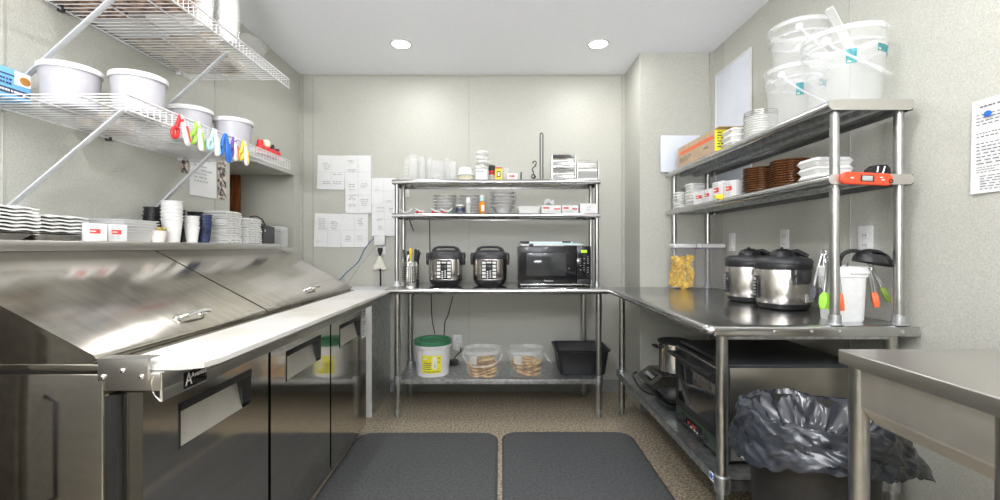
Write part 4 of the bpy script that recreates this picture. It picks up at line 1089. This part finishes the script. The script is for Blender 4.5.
# white clamshells
def clam(hx, hy, h):
    t = thing('foam_clamshell', 'x', 'container')
    G().loft([(hx*.86, hy*.86, .012, 0), (hx, hy, .016, h*.5), (hx+.003, hy+.003, .016, h*.52)]).build('base', FOAM, t)
    G().loft([(hx+.003, hy+.003, .016, h*.54), (hx, hy, .016, h*.58), (hx*.88, hy*.88, .012, h)]).build('lid', FOAM, t)
    return t
p = clam(.06, .06, .03); stackof(p, 3, (1.24, 2.345, S3), .031, 'white foam clamshell in the pile beside the open cardboard box', 'foam clamshells on the upper shelf', .004, .08)
# round lids
LIDM = mat('white_deli_lid', (.74, .74, .72), .35, noise=.03, alpha=.9)
p = tag(G().lathe([(.001, .0), (.064, .0), (.066, .005), (.073, .0065), (.0735, .010), (.066, .0105), (.062, .004), (.001, .003)], n=32).build('deli_cover', LIDM), 'x', 'lid')
stackof(p, 9, (1.258, 2.175, S3), .0115, 'round white lid stacked in front of the clear buckets', 'round lids on the upper shelf', .002)
p = tag(G().lathe([(.071, 0), (.0735, .001), (.0735, .004), (.071, .005)], n=32, close=True).build('wire_ring', PIPE), 'x', 'ring')
stackof(p, 3, (1.258, 2.175, S3+.1065), .009, 'grey ring lying on top of the round lids', 'grey rings on the round lids', .003)
# buckets
def bucket(label, loc, r0, r1, h, rz, stick=True, seed=1, tilt=None):
    t = thing('clear_bucket', label, 'bucket', loc, rz, 'clear buckets on the upper shelf')
    G().open_lathe([(.001, 0), (r0-.004, 0), (r0, .004), (r1-.004, h-.07), (r1-.003, h), (r1-.0055, h), (r1-.0065, h-.07), (r0-.003, .006), (.001, .004)], n=44).build('bucket', CLEARW, t)
    G().lathe([(r1-.004, h-.062), (r1+.006, h-.060), (r1+.006, h-.056), (r1-.002, h-.052)], n=44, close=True).build('stiffening_ring', CLEARR, t)
    G().lathe([(r1-.003, h-.018), (r1+.007, h-.018), (r1+.009, h-.014), (r1+.009, h-.002), (r1+.004, h+.002), (r1-.005, h+.001)], n=44, close=True).build('rim', CLEARR, t)
    for s in (-1, 1):
        G().cyl((s*(r1-.002), 0, h-.045), (s*(r1+.016), 0, h-.045), .014, n=14).build('bail_ear', CLEARR, t)
    pts = [((r1+.012)*math.cos(PI*k_/18), -(r1+.012)*math.sin(PI*k_/18)*.95, h-.045-.13*math.sin(PI*k_/18)**.8) for k_ in range(19)]
    G().tube(pts, .005, n=8).build('bail', CLEARR, t)
    if stick:
        rn = random.Random(seed)
        for (a0, a1, z0, z1) in ((-.35, .12, h-.10, h-.075), (.38, .60, h-.098, h-.07), (-1.15, -.9, h-.14, h-.09)):
            rr = lambda z: r0 + (r1-.003-r0)*(z/(h-.07)) + .0015
            G().grid(lambda u, v, a0=a0, a1=a1, z0=z0, z1=z1: (rr(z0+(z1-z0)*v)*math.sin(a0+(a1-a0)*u), -rr(z0+(z1-z0)*v)*math.cos(a0+(a1-a0)*u), z0+(z1-z0)*v), 8, 2, .0004).build('sticker', TEAL, t)
            o = G().grid(lambda u, v, a0=a0, z0=z0: (rr(z0)*1.006*math.sin(a0+.09*u+.03), -rr(z0)*1.006*math.cos(a0+.09*u+.03), z0+.004+.016*v), 3, 2).build('sticker_patch', CREAM, t)
    return t
bucket('big clear bucket nearest the shelf end, in front of the others', (1.325, 1.735, S3), .112, .133, .285, .55, True, 1)
bucket('clear bucket standing behind the big one on the upper shelf', (1.315, 2.005, S3), .100, .117, .265, .6, True, 2)
bucket('clear bucket nested into another on the upper shelf, topmost', (1.335, 2.010, S3+.19), .088, .112, .27, 1.0, False, 3)
t = thing('plastic_scraper', 'white plastic scraper sticking out of the big clear bucket', 'scraper', (fx(848, 1.79), 1.79, fz(44, 1.79)))
d_ = Vector((fx(829, 1.79), 1.79, fz(8, 1.79))) - t.location
G().box(-.020, .020, -.003, .003, -.04, d_.length, .002, M=d_.to_track_quat('Z', 'Y').to_matrix().to_4x4()).build('blade', CLEARR, t)
G().cyl(d_*.98 - Vector((.012, 0, .006)), d_*.98 + Vector((.012, 0, .006)), .005, n=10).build('rolled_tip', CLEARR, t)

# second tier: foam stacks, cartons, brown baskets, clamshells
p = clam(.045, .045, .018); stackof(p, 6, (1.225, 3.03, S4), .0185, 'white foam box in the low pile by the far post', 'small foam boxes on the second shelf', .003, .06)
p = clam(.05, .05, .020); stackof(p, 7, (1.24, 2.86, S4), .0205, 'white foam box in the taller pile beside the red cartons', 'small foam boxes on the second shelf', .003, .06)
GC = 'white cartons with red labels on the second shelf'
redbox('white red-labelled carton touching the foam boxes on the second shelf', (1.215, 2.70, S4), -PI/2+.45, .09, .05, .075, group=GC)
redbox('white red-labelled carton second from the foam boxes', (1.215, 2.585, S4), -PI/2+.15, .09, .05, .075, group=GC)
redbox('white red-labelled carton standing tallest on the second shelf', (1.215, 2.47, S4), -PI/2+.1, .09, .05, .10, group=GC)
redbox('white red-labelled carton touching the brown basket stack', (1.225, 2.36, S4), -PI/2+.25, .085, .05, .09, group=GC)
t = tag(G().loft([(.022, .010, .005, 0), (.026, .012, .006, .014), (.018, .010, .005, .024)], c=(1.175, 2.41, S4)).build('yellow_clip', YELLOW), 'yellow clip lying before the cartons of the second shelf', 'clip')
t = thing('heat_gun', 'dark grey tool handle lying behind the second shelf cartons', 'tool', (1.36, 2.55, S4))
G().tube([(0, .07, .10), (0, 0, .105), (0, -.08, .10)], [.018, .022, .014], n=10).build('handle', DKGREY, t); G().cyl((0, .05, 0), (0, .05, .10), .014, n=12).build('grip', DKGREY, t)
def basket():
    return tag(G().lathe([(.001, 0), (.058, 0), (.061, .003), (.068, .013), (.079, .015), (.080, .019), (.070, .018), (.060, .007), (.001, .005)], n=30).build('brown_basket', WICKER), 'x', 'basket')
p = basket(); stackof(p, 11, (1.27, 2.19, S4), .0105, 'brown oval basket in the stack beside the cartons', 'brown baskets on the second shelf', .0025)
p = basket(); stackof(p, 11, (1.29, 2.00, S4), .0105, 'brown oval basket in the stack beside the foam clamshells', 'brown baskets on the second shelf', .0025)
p = clam(.075, .062, .030); stackof(p, 3, (1.30, 1.80, S4), .031, 'white foam clamshell in the pile next to the shelf end post', 'foam clamshells on the second shelf', .004, .08)
t = thing('tape_measure', 'black tape measure on the end of the second shelf', 'tool', (1.40, 1.67, S4))
G().prism([(-.035, 0), (.035, 0), (.035, .03), (.02, .045), (-.015, .045), (-.035, .03)], 'y', -.018, .018).build('case', BLACK, t)
G().tube([(-.012, -.019, .038), (-.016, -.019, .018), (.004, -.019, .012), (.012, -.019, .038)], .003).build('belt_clip', PIPE, t)
# folding thermometer stuck to the shelf end
t = thing('thermometer', 'orange red folding thermometer fixed to the second shelf end', 'thermometer', (1.279, 1.578, 1.388))
M = Matrix.Rotation(.045, 4, 'Y')
G().loft([(.088, .021, .018, 0), (.088, .021, .018, .012), (.084, .017, .015, .016)], M=frame_m((0, 0, 0), (1, 0, 0), (0, 0, 1)) ).xf(M).build('casing', SCHRED, t)
G().box(-.028, .020, -.0172, -.0158, -.011, .012, .001).xf(M).build('display_frame', BLACK, t)
G().box(-.022, .014, -.0178, -.0168, -.008, .009, .0005).xf(M).build('display', mat('lcd_grey', (.35, .38, .36), .3, noise=.05), t)
for q in ((.045, .056, -.004, -.001), (.040, .050, .004, .007), (-.062, -.052, -.002, .002)): G().box(q[0], q[1], -.0168, -.0158, q[2], q[3]).xf(M).build('print_mark', PAPER, t)
G().lathe([(.004, 0), (.008, 0), (.008, .001), (.004, .001)], n=14, close=True, M=Matrix.Translation((.078, -.0165, -.006)) @ Matrix.Rotation(PI/2, 4, 'X')).xf(M).build('hang_hole', BLACK, t)

# ---- on the table
def canister(label, x, y, w, d, h):
    t = thing('canister', label, 'canister', (x, y-.012, RZ), 0, 'clear canisters at the far table end')
    G().loft([(w/2-.006, d/2-.006, .012, 0), (w/2, d/2, .014, .008), (w/2, d/2, .014, h-.03), (w/2-.002, d/2-.002, .014, h-.03), (w/2-.003, d/2-.003, .012, .01), (w/2-.008, d/2-.008, .01, .006)], capt=False).build('jar', CANM, t)
    G().loft([(w/2-.004, d/2-.004, .012, h-.034), (w/2-.004, d/2-.004, .012, h-.022)]).build('seal', mat('grey_seal', (.25, .24, .28), .4, noise=.05), t)
    G().loft([(w/2+.003, d/2+.003, .016, h-.024), (w/2+.004, d/2+.004, .016, h-.008), (w/2-.004, d/2-.004, .012, h)]).build('lid', WHITE, t)
canister('clear canister full of yellow corn chips', 1.225, 3.035, .145, .10, .30)
canister('empty clear canister behind the chip canister', 1.39, 3.00, .17, .10, .30)
rn = random.Random(17); chip0 = None
for L_ in range(6):
    for c_ in range(4):
        pos = (1.225-.042+.042*(c_ % 3)+rn.uniform(-.008, .008), 3.035+(-.026 if c_ < 3 else .020)+rn.uniform(-.004, .004), RZ+.03+L_*.033+rn.uniform(-.006, .006))
        if chip0 is None:
            chip0 = G().grid(lambda u, v: (.027*v*math.cos(2*PI*u)*(1+.12*math.cos(6*PI*u)), .027*v*math.sin(2*PI*u)*(1+.12*math.cos(6*PI*u)), .010*v*v*math.sin(4*PI*u)), 15, 3, .0016).build('corn_chip', CHIP, ang=60)
            tag(chip0, 'yellow corn chip inside the clear canister', 'chip', 'corn chips in the canister'); o = chip0
        else: o = chip0.copy(); COL.objects.link(o)
        o.location = pos; o.rotation_euler = (PI/2+rn.uniform(-.8, .8), rn.uniform(0, 6), rn.uniform(-.6, .6))
def big_cooker(label, x, y, rz):
    t = thing('large_rice_cooker', label, 'rice cooker', (x, y, RZ), rz, 'large steel rice cookers')
    G().lathe([(.085, 0), (.098, .003), (.104, .014), (.108, .026), (.001, .03)], n=44).build('base', BLACK, t)
    G().lathe([(.104, .022), (.109, .028), (.111, .06), (.111, .178), (.108, .182)], n=48).build('body', COOKSTEEL, t)
    G().lathe([(.110, .178), (.115, .180), (.116, .186), (.115, .200), (.113, .206), (.001, .205)], n=48).build('lid_seal', BLACK, t)
    G().lathe([(.114, .203), (.117, .206), (.117, .216), (.110, .226), (.085, .234), (.001, .238)], n=48).build('lid', DKGREY, t)
    g = G().lathe([(.052, .225), (.050, .245), (.040, .262), (.020, .270), (.001, .272)], n=28, sx=1.05, sy=.85, c=(0, .0, 0)); g.ball((-.004, 0, .272), .007, u=10, v=7)
    g.build('lid_knob', BLACK, t)
    g = G().loft([(.04, .02, .012, .20), (.042, .024, .014, .24), (.036, .018, .012, .262)], c=(.06, .05, 0)); g.tube([(.03, .04, .25), (.075, .02, .258), (.105, -.01, .235)], .012, n=8)
    g.build('hinge', BLACK, t)
    cup = G().loft([(.030, .014, .010, 0), (.036, .019, .012, .012), (.038, .020, .012, .052), (.036, .018, .012, .062)], c=(.012, -.119, .118)).build('drip_cup', mat('smoky_cup', (.035, .035, .036), .12, noise=.05, alpha=.95, spec=.8), t)
    M = Matrix.Rotation(-1.68, 4, 'Z')
    p = G().box(-.024, .024, -.118, -.106, .045, .148, .004, M=M).build('control_panel', GLOSSB, t)
    g = G()
    for k_ in range(5): g.box(-.016, -.004, -.1187, -.1178, .055+k_*.014, .063+k_*.014, M=M); g.box(.004, .015, -.1187, -.1178, .058+k_*.014, .062+k_*.014, M=M)
    g.box(-.014, .014, -.1187, -.1178, .126, .140, M=M); g.build('panel_print', INKL, p)
    M2 = Matrix.Rotation(.62, 4, 'Z')
    G().box(-.034, .034, -.1125, -.108, .036, .072, .001, M=M2).build('rating_label', mat('silver_label', (.62, .60, .56), .4, noise=.1), t)
    return t
big_cooker('large steel rice cooker nearest the white utensil bucket', 1.300, 2.07, -.06)
big_cooker('large steel rice cooker farther along, behind the first', 1.300, 2.345, -.1)

bxx, byy = 1.309, 1.724
t = thing('utensil_bucket', 'milky white bucket holding tongs and a slotted ladle', 'bucket', (bxx, byy, RZ)); t.scale = (1.14, 1.14, 1)
G().loft([(.045, .045, .02, 0), (.048, .048, .022, .006), (.053, .053, .024, .165), (.057, .057, .026, .167), (.058, .058, .026, .203), (.055, .055, .025, .206), (.052, .052, .023, .196), (.046, .046, .02, .008)], n=6, capt=True).build('bucket', BUCKW, t)
G().box(-.015, .045, -.063, -.056, .178, .194, .003).build('grip', WHITE, t)
GT = 'utensils in the milky white bucket'
u = thing('slotted_spoon', 'black slotted ladle arching out of the milky white bucket', 'utensil', (1.385, 1.672, RZ+.225), 0, GT)
G().tube(smooth([(-.105, .04, -.10), (-.105, .035, -.03), (-.098, .02, .022), (-.075, .005, .040), (-.045, 0, .036)], 6), .0075, n=8).build('handle', BLACK, u)
g = G(); nu, nv = 18, 14
def ladle(uu, v):
    x = -.066+.132*uu; w = .043*max(.02, 1-abs(2*uu-1)**2.6)**.5; a = PI*v
    tip = .030*uu*uu
    return (x, -w*math.cos(a), .058*max(.0, 1-abs(2*uu-1)**2.4)**.5*math.sin(a)*.85 - .004 - tip*.35)
V = [[g.bm.verts.new(ladle(i/nu, j/nv)) for j in range(nv+1)] for i in range(nu+1)]
for i in range(nu):
    for j in range(nv):
        if j in (3, 5, 7, 10) and 5 <= i <= 11: continue
        g.bm.faces.new((V[i][j], V[i+1][j], V[i+1][j+1], V[i][j+1]))
bmesh.ops.recalc_face_normals(g.bm, faces=g.bm.faces[:]); bmesh.ops.solidify(g.bm, geom=g.bm.faces[:], thickness=.003)
g.xf(Matrix.Rotation(.10, 4, 'Y')).build('spoon_head', BLACK, u, ang=50)
def tongs(label, top, tip, m, bend=.012, tipsz=(.014, .007, .05)):
    A, Bv = Vector(top), Vector(tip)
    u = thing('tongs', label, 'utensil', A, 0, GT)
    d = Bv-A; L = d.length; dn = d.normalized()
    n_ = Vector((1, 0, 0)) - dn*dn.x; n_.normalize()
    for s in (-1, 1):
        pts = [n_*s*.004, d*.3 + n_*s*bend*.9, d*.62 + n_*s*bend*1.1, d*.74 + n_*s*bend]
        arm = G().tube(smooth(pts, 5), .0045, n=8).build('arm', PIPE, u)
        q = dn.to_track_quat('Z', 'Y').to_matrix().to_4x4()
        G().loft([(.005, .005, .004, -.006), (tipsz[0]*.9, tipsz[1], .005, .010), (tipsz[0], tipsz[1], .006, tipsz[2]*.6), (tipsz[0]*.6, tipsz[1]*.7, .004, tipsz[2])], M=Matrix.Translation(d*.70 + n_*s*bend) @ q).build('silicone_tip', m, arm)
    G().tube([(n_*.010*math.cos(2*PI*k_/14) - dn*(.004 - .014*math.sin(2*PI*k_/14))) for k_ in range(14)], .0022, n=6, closed=True).build('ring', CHROME, u)
    return u
PT = lambda px, py, y: (fx(px, y), y, fz(py, y))
tongs('steel tongs with dark grey tips hooked outside the milky bucket', PT(823, 254, 1.765), PT(814, 303, 1.74), SILGREY, .011)
tongs('steel tongs with lime green tips hanging before the milky bucket', PT(828, 262, 1.665), PT(824, 308, 1.645), GREEN, .005, tipsz=(.015, .006, .055))
tongs('steel tongs with orange tips hooked behind the shelf post', PT(836, 262, 1.652), PT(842, 310, 1.642), ORANGE, .004, tipsz=(.014, .006, .055))
tongs('steel tongs with orange tips hanging on the wall side of the bucket', PT(869, 270, 1.70), PT(876, 304, 1.69), ORANGE, .005, tipsz=(.015, .007, .05))
tongs('steel tongs with olive green tips hanging nearest the wall', PT(871, 266, 1.725), PT(888, 299, 1.69), mat('olive_silicone', (.22, .34, .04), .4, noise=.05), .004, tipsz=(.013, .006, .05))
u = thing('whisk', 'wire whisk loops showing at the rim of the milky bucket', 'utensil', (bxx-.018, byy-.015, RZ+.17), 0, GT)
g = G()
for k_ in range(4):
    a = PI*k_/4; g.tube([(.03*math.cos(a)*math.sin(PI*q/10), .03*math.sin(a)*math.sin(PI*q/10)-.0, .075*(q/10 if q < 5 else 1-q/10)*2*.85-.01) for q in range(11)], .0016, n=5)
g.build('wire_loops', BLACK, u); G().cyl((0, 0, -.06), (0, 0, 0), .006, n=10).build('handle', CHROME, u)

# ---- on the shelf below: convection oven, scale, pan and pot
OX, OYa, OYb, OZ = .862, 1.745, 2.215, .375
t = thing('convection_oven', 'countertop convection oven on the low shelf of the prep table', 'oven', (1.12, 1.98, SHZ))
W = Matrix.Translation((-1.12, -1.98, -SHZ))
G().box(OX+.03, 1.40, OYa+.003, OYb-.003, SHZ+.012, .688, .004).xf(W).build('case', OVENST, t)
G().box(OX+.025, 1.405, OYa, OYb, .680, .694, .003).xf(W).build('top_panel', DKGREY, t)
for x in (.93, 1.36):
    for y in (OYa+.05, OYb-.05): G().cyl((x, y, SHZ), (x, y, SHZ+.014), .016, n=12).xf(W).build('foot', BLACK, t)
dr = G().box(OX+.003, OX+.032, OYa, OYb, OZ+.010, .678, .003).xf(W).build('door', BLACK, t)
G().box(OX, OX+.005, OYa+.045, OYb-.045, OZ+.045, .60, .001).xf(W).build('glass', GLASSD, dr)
G().box(OX-.001, OX+.004, OYa+.01, OYb-.01, .662, .670, .001).xf(W).build('trim', CHROME, dr)
g = G().cyl((OX-.035, OYa+.02, .640), (OX-.035, OYb-.02, .640), .011, n=14)
for y in (OYa+.04, OYb-.04): g.box(OX-.036, OX+.004, y-.010, y+.010, .630, .650, .002)
g.xf(W).build('handle', BLACK, dr)
pn = G().box(OX+.004, OX+.034, OYa, OYb, SHZ+.012, OZ+.006, .002).xf(W).build('control_panel', OLIVE, t)
for y in (OYb-.09, OYb-.315):
    kb = G().lathe([(.024, 0), (.024, .006), (.019, .009), (.017, .026), (.001, .028)], n=22, M=Matrix.Translation((OX+.004, y, SHZ+.04)) @ Matrix.Rotation(-PI/2, 4, 'Y')).xf(W).build('knob', BLACK, pn)
ds = G().box(OX+.002, OX+.006, OYb-.285, OYb-.12, SHZ+.022, SHZ+.062, .001).xf(W).build('display', GLOSSB, pn)
g = G(); g.box(OX+.001, OX+.0025, OYb-.165, OYb-.145, SHZ+.038, SHZ+.048); g.box(OX+.001, OX+.0025, OYb-.225, OYb-.19, SHZ+.037, SHZ+.047); g.xf(W).build('red_light', RED, ds)
g = G(); dashes(g, frame_m((OX+.0012, OYb-.125, SHZ+.024), (0, -1, 0), (0, 0, 1)), .05, .15, .002, .012, 1, random.Random(2), h=.6); g.xf(W).build('lettering', FOAM, ds, ang=0)
# induction cooker / scale
t = thing('induction_burner', 'dark portable burner with sloped keypad on the low shelf', 'burner', (1.03, 2.72, SHZ))
g = G().prism([(-.155, .035), (-.155, .048), (-.09, .098), (.14, .098), (.14, .02), (-.13, .02)], 'y', -.125, .125); g.build('body', COOKTOP, t, ang=20)
for x_ in (-.09, .10):
    for y_ in (-.1, .1): G().cyl((x_, y_, 0), (x_, y_, .022), .014, n=12).build('foot', BLACK, t)
M = frame_m((-.1235, 0, .0735), (0, -1, 0), (.065, 0, .05))
p = G().box(-.075, .075, -.030, .030, 0, .002, .0005, M=M).build('keypad', GLOSSB, t)
for i in range(6): G().box(-.065+.023*i, -.052+.023*i, -.012, .008, .0015, .003, M=M).build('key', INKL, p)
G().box(-.085, .135, -.11, .11, .098, .102, .001).build('glass_top', GLOSSB, t)
x, y = 1.05, 2.70
t = thing('stock_pot', 'steel stock pot with dark rim standing on the portable burner', 'pot', (x, y, SHZ+.1025))
G().lathe([(.001, 0), (.088, 0), (.094, .006), (.094, .172), (.091, .172), (.091, .008), (.001, .004)], n=36).build('pot', CHROME, t)
G().lathe([(.092, .168), (.101, .170), (.102, .178), (.097, .184), (.001, .188)], n=36).build('lid', DKGREY, t)
g = G()
for s in (-1, 1): g.tube([(s*.093, -.035, .145), (s*.125, -.03, .15), (s*.13, 0, .151), (s*.125, .03, .15), (s*.093, .035, .145)], .006, n=8)
g.build('side_handle', BLACK, t)
t = thing('griddle_pan', 'black flat griddle pan on the low shelf before the burner', 'pan', (.975, 2.42, SHZ))
G().loft([(.105, .10, .03, 0), (.12, .118, .035, .028), (.126, .124, .035, .030), (.126, .124, .035, .034), (.117, .115, .034, .033), (.10, .097, .03, .006)]).build('pan', BLACK, t)
p = G().loft([(.10, .095, .03, .036), (.105, .10, .03, .056), (.09, .085, .03, .062)]).build('press_plate', BLACK, t)
cord('black cord curling from the portable burner over the low shelf edge', smooth([(.86, 2.83, SHZ+.06), (.83, 2.80, SHZ+.045), (.825, 2.70, SHZ+.02), (.84, 2.60, SHZ+.008), (.90, 2.54, SHZ+.008)]), .005, CORD)

# ---- bin with liner
bx_, by_ = .945, 1.365
t = thing('trash_bin', 'black waste bin tucked between the prep table and sink', 'bin', (bx_, by_, 0))
G().lathe([(.001, 0), (.135, 0), (.140, .01), (.160, .40), (.172, .62), (.178, .625), (.178, .645), (.172, .65), (.166, .62), (.135, .02), (.001, .015)], n=40).build('bin', BINM, t)
from mathutils import noise as MN
def rim(a):
    return .652 + .016*MN.noise(Vector((2*math.cos(a), 2*math.sin(a), 3.)))
NA, NV = 150, 34
def ridge(p): return 1 - 2.2*abs(MN.noise(p))
def liner(i, j):
    a = 2*PI*i/NA; v = j/NV
    ca, sa = math.cos(a), math.sin(a)
    fl = max(0, math.cos(a+.12))**6                        # long corner hanging towards the wall
    ff = max(0, math.cos(a+PI/2))**2
    if v < .30:
        s_ = v/.30; rr = .02 + .152*s_**.7; z = .54 + (rim(a)-.54)*s_**1.6; am = .022*min(1, 2*s_)
    elif v < .40:
        s_ = (v-.30)/.10; rr = .172 + .022*math.sin(PI/2*s_); z = rim(a) + .004*math.sin(PI*s_) - .006*s_; am = .007
    else:
        s_ = (v-.40)/.60
        zend = .535 + .03*ff - .075*fl - .02*max(0, math.cos(a-2.6)) + .018*MN.noise(Vector((1.6*ca, 1.6*sa, 9.)))
        rr = .194 + (.026 + .082*fl + .008*ff)*s_**.8; z = rim(a)-.006 + (zend-rim(a)+.006)*s_
        am = .009 + .016*s_*(1-s_)*2
    tw = a + .9*v                                          # creases run on the slant
    P = Vector((math.cos(tw)*3.2, math.sin(tw)*3.2, v*2.2))
    Q = Vector((math.cos(a-1.4*v)*7.5, math.sin(a-1.4*v)*7.5, v*5+4))
    n_ = .75*ridge(P) + .40*ridge(Q) - .35 + .12*MN.noise(Vector((20*ca, 20*sa, 16*v)))
    rr += am*n_
    z += .008*ridge(Q+Vector((3, 1, 2)))*(v > .2)
    return (rr*ca, rr*sa, z)
g = G(); V = [[g.bm.verts.new(liner(i, j)) for j in range(NV+1)] for i in range(NA)]
for i in range(NA):
    for j in range(NV): g.bm.faces.new((V[i][j], V[(i+1) % NA][j], V[(i+1) % NA][j+1], V[i][j+1]))
o = g.build('bin_liner', BAGM, ang=50); o.location = (bx_, by_, 0)
tag(o, 'shiny dark grey bin liner draped over the black waste bin', 'bin liner')

# ---- sink table in the corner of the view
KZ, KX, KY = .90, .828, 1.103
t = thing('sink_table', 'stainless sink table nearest the camera with deep front apron', 'table', (1.15, .7, 0))
W = Matrix.Translation((-1.15, -.7, 0))
g = G().box(KX, 1.484, .30, KY, KZ-.034, KZ, .0035, 3); g.box(1.47, 1.484, .30, KY, KZ, KZ+.05, .002)
g.xf(W).build('tabletop', STEEL, t)
g = G().box(KX+.020, KX+.024, .32, KY-.045, .775, KZ-.003, .001); g.box(KX+.020, KX+.07, .32, KY-.045, .771, .775)
g.box(KX+.024, 1.45, KY-.05, KY-.046, .775, KZ-.003)
g.prism([(KX+.020, .773), (KX+.024, .773), (KX+.055, .735), (KX+.051, .735)], 'y', .32, KY-.05)
g.xf(W).build('apron', GRIPST, t)
for x, y in ((KX+.030, KY-.028), (KX+.032, .755), (1.44, KY-.028), (1.44, .36)): leg(x, y, 0, KZ-.004, t, W)

# ---- wall items
G_ = thing('whiteboard', 'tall pale whiteboard on the wall above the cardboard box', 'whiteboard', (XR-.001, 2.87, 1.87))
W = Matrix.Translation((-XR+.001, -2.87, -1.87))
G().box(XR-.010, XR-.001, 2.66, 3.085, 1.42, 2.325, .002).xf(W).build('panel', WHITEBOARD, G_)
g = G()
for a in ((2.655, 2.665, 1.415, 2.33), (3.08, 3.09, 1.415, 2.33), (2.665, 3.08, 2.32, 2.33), (2.665, 3.08, 1.415, 1.425)): g.box(XR-.014, XR-.0015, a[0], a[1], a[2], a[3], .001)
g.xf(W).build('frame', WHITE, G_)
yw_ = lambda px: F*XR/(px-500)
outlet('white narrow switch plate on the wall beside the empty canister', (XR-.0005, yw_(732.5), fz(242, yw_(732.5))), (0, -1, 0), (0, 0, 1), .07, .115, 'switch')
outlet('white outlet on the wall above the farther large cooker', (XR-.0005, yw_(785), fz(240.5, yw_(785))), (0, -1, 0), (0, 0, 1))
outlet('white outlet on the wall behind the slotted ladle', (XR-.0005, yw_(866), fz(240.5, yw_(866))), (0, -1, 0), (0, 0, 1), .075, .12)
t = thing('notice_sheet', 'printed notice taped on the bare wall near the camera', 'paper', (XR-.001, 1.305, 1.46))
G().grid(lambda u, v: (-.002-.006*u*v, -.112+.224*u, .144-.288*v), 6, 6, .0006).build('sheet', PAPER, t, ang=60)
g = G(); rn = random.Random(5); M = frame_m((-.0095, .112, -.144), (0, -1, 0), (0, 0, 1))
for (a, b_, c_, d_, n_) in ((.03, .17, .255, .272, 1), (.02, .19, .195, .245, 5), (.02, .19, .085, .188, 10), (.02, .1, .06, .082, 3), (.03, .19, .008, .055, 6)): dashes(g, M, a, b_, c_, d_, n_, rn, h=.3, words=(5, 10), skip=.08)
g.build('lettering', INK, t, ang=0)
G().ball((-.010, .06, .095), .012, .1, 1, .8).build('blue_mark', BLUE, t)

# ---- floor mats
def fmat(label, pts, rad):
    P = [Vector((p[0], p[1])) for p in pts]; out = []
    for i, p in enumerate(P):
        a, b_ = (P[i-1]-p).normalized(), (P[(i+1) % len(P)]-p).normalized()
        s_, e_ = p + a*rad, p + b_*rad
        for k_ in range(7):
            u = k_/6; q = (1-u)**2*s_ + 2*u*(1-u)*p + u*u*e_; out.append(tuple(q))
    c = sum(P, Vector((0, 0)))/len(P)
    t = thing('floor_mat', label, 'mat', (c.x, c.y, 0.0008), 0, 'rubber floor mats')
    W = Matrix.Translation((-c.x, -c.y, 0))
    inn = [((q[0]-c.x)*.965+c.x, (q[1]-c.y)*.985+c.y) for q in out]
    g = G(); A = [g.bm.verts.new((q[0], q[1], 0)) for q in out]; B = [g.bm.verts.new((q[0], q[1], .003)) for q in out]; C_ = [g.bm.verts.new((q[0], q[1], .014)) for q in inn]
    n_ = len(out)
    for k_ in range(n_):
        j = (k_+1) % n_
        g.bm.faces.new((A[k_], A[j], B[j], B[k_])); g.bm.faces.new((B[k_], B[j], C_[j], C_[k_]))
    g.bm.faces.new(list(reversed(A))); g.bm.faces.new(C_)
    g.xf(W).build('mat', MATM, t, ang=10)
fmat('black rubber floor mat lying along the prep fridge', ((-.828, 1.25), (-.01, 1.25), (-.012, 2.765), (-.86, 2.765)), .10)
fmat('black rubber floor mat lying along the prep table side', ((.008, 1.25), (.79, 1.25), (.80, 2.775), (.012, 2.775)), .10)

# ------------------------------------------------------------------ remaining lamps, camera, view
for yy in (1.15, -.75):
    downlight(-.664, yy, 'round recessed ceiling light above the floor mats, prep fridge side, %s row' % ('middle' if yy > 0 else 'last'), 6)
    downlight(.66, yy, 'round recessed ceiling light above the floor mats, sink side, %s row' % ('middle' if yy > 0 else 'last'), 6)

fl = bpy.data.lights.new('added_bounce_fill', 'AREA'); fl.shape = 'DISK'; fl.size = .7; fl.energy = FILL_W; fl.color = (.985, .99, 1.)
fo = bpy.data.objects.new('added_bounce_fill', fl); COL.objects.link(fo); fo.location = (-.1, -1.5, 1.35)
fo.rotation_euler = (math.radians(180-12), 0, 0)      # unseen fill lamp added behind the camera, thrown up at the ceiling

cam = bpy.data.cameras.new('camera'); cam.sensor_width = 36; cam.lens = F/1000*36; cam.shift_y = -(250-CY)/1000
cam.clip_start = .02
co = bpy.data.objects.new('camera', cam); COL.objects.link(co); co.location = (0, 0, CH); co.rotation_euler = (PI/2, 0, 0)
SC.camera = co
w = bpy.data.worlds.new('world'); SC.world = w; w.use_nodes = True
w.node_tree.nodes['Background'].inputs['Color'].default_value = (.8, .85, .9, 1); w.node_tree.nodes['Background'].inputs['Strength'].default_value = .3
vs = SC.view_settings; vs.view_transform = 'Standard'; vs.look = 'None'; vs.exposure = EXPO; vs.gamma = 1; vs.use_curve_mapping = False
SC.cycles.max_bounces = 10; SC.cycles.transparent_max_bounces = 24; SC.cycles.diffuse_bounces = 6; SC.cycles.glossy_bounces = 5
SC.cycles.caustics_reflective = True; SC.cycles.caustics_refractive = False; SC.cycles.sample_clamp_indirect = 6
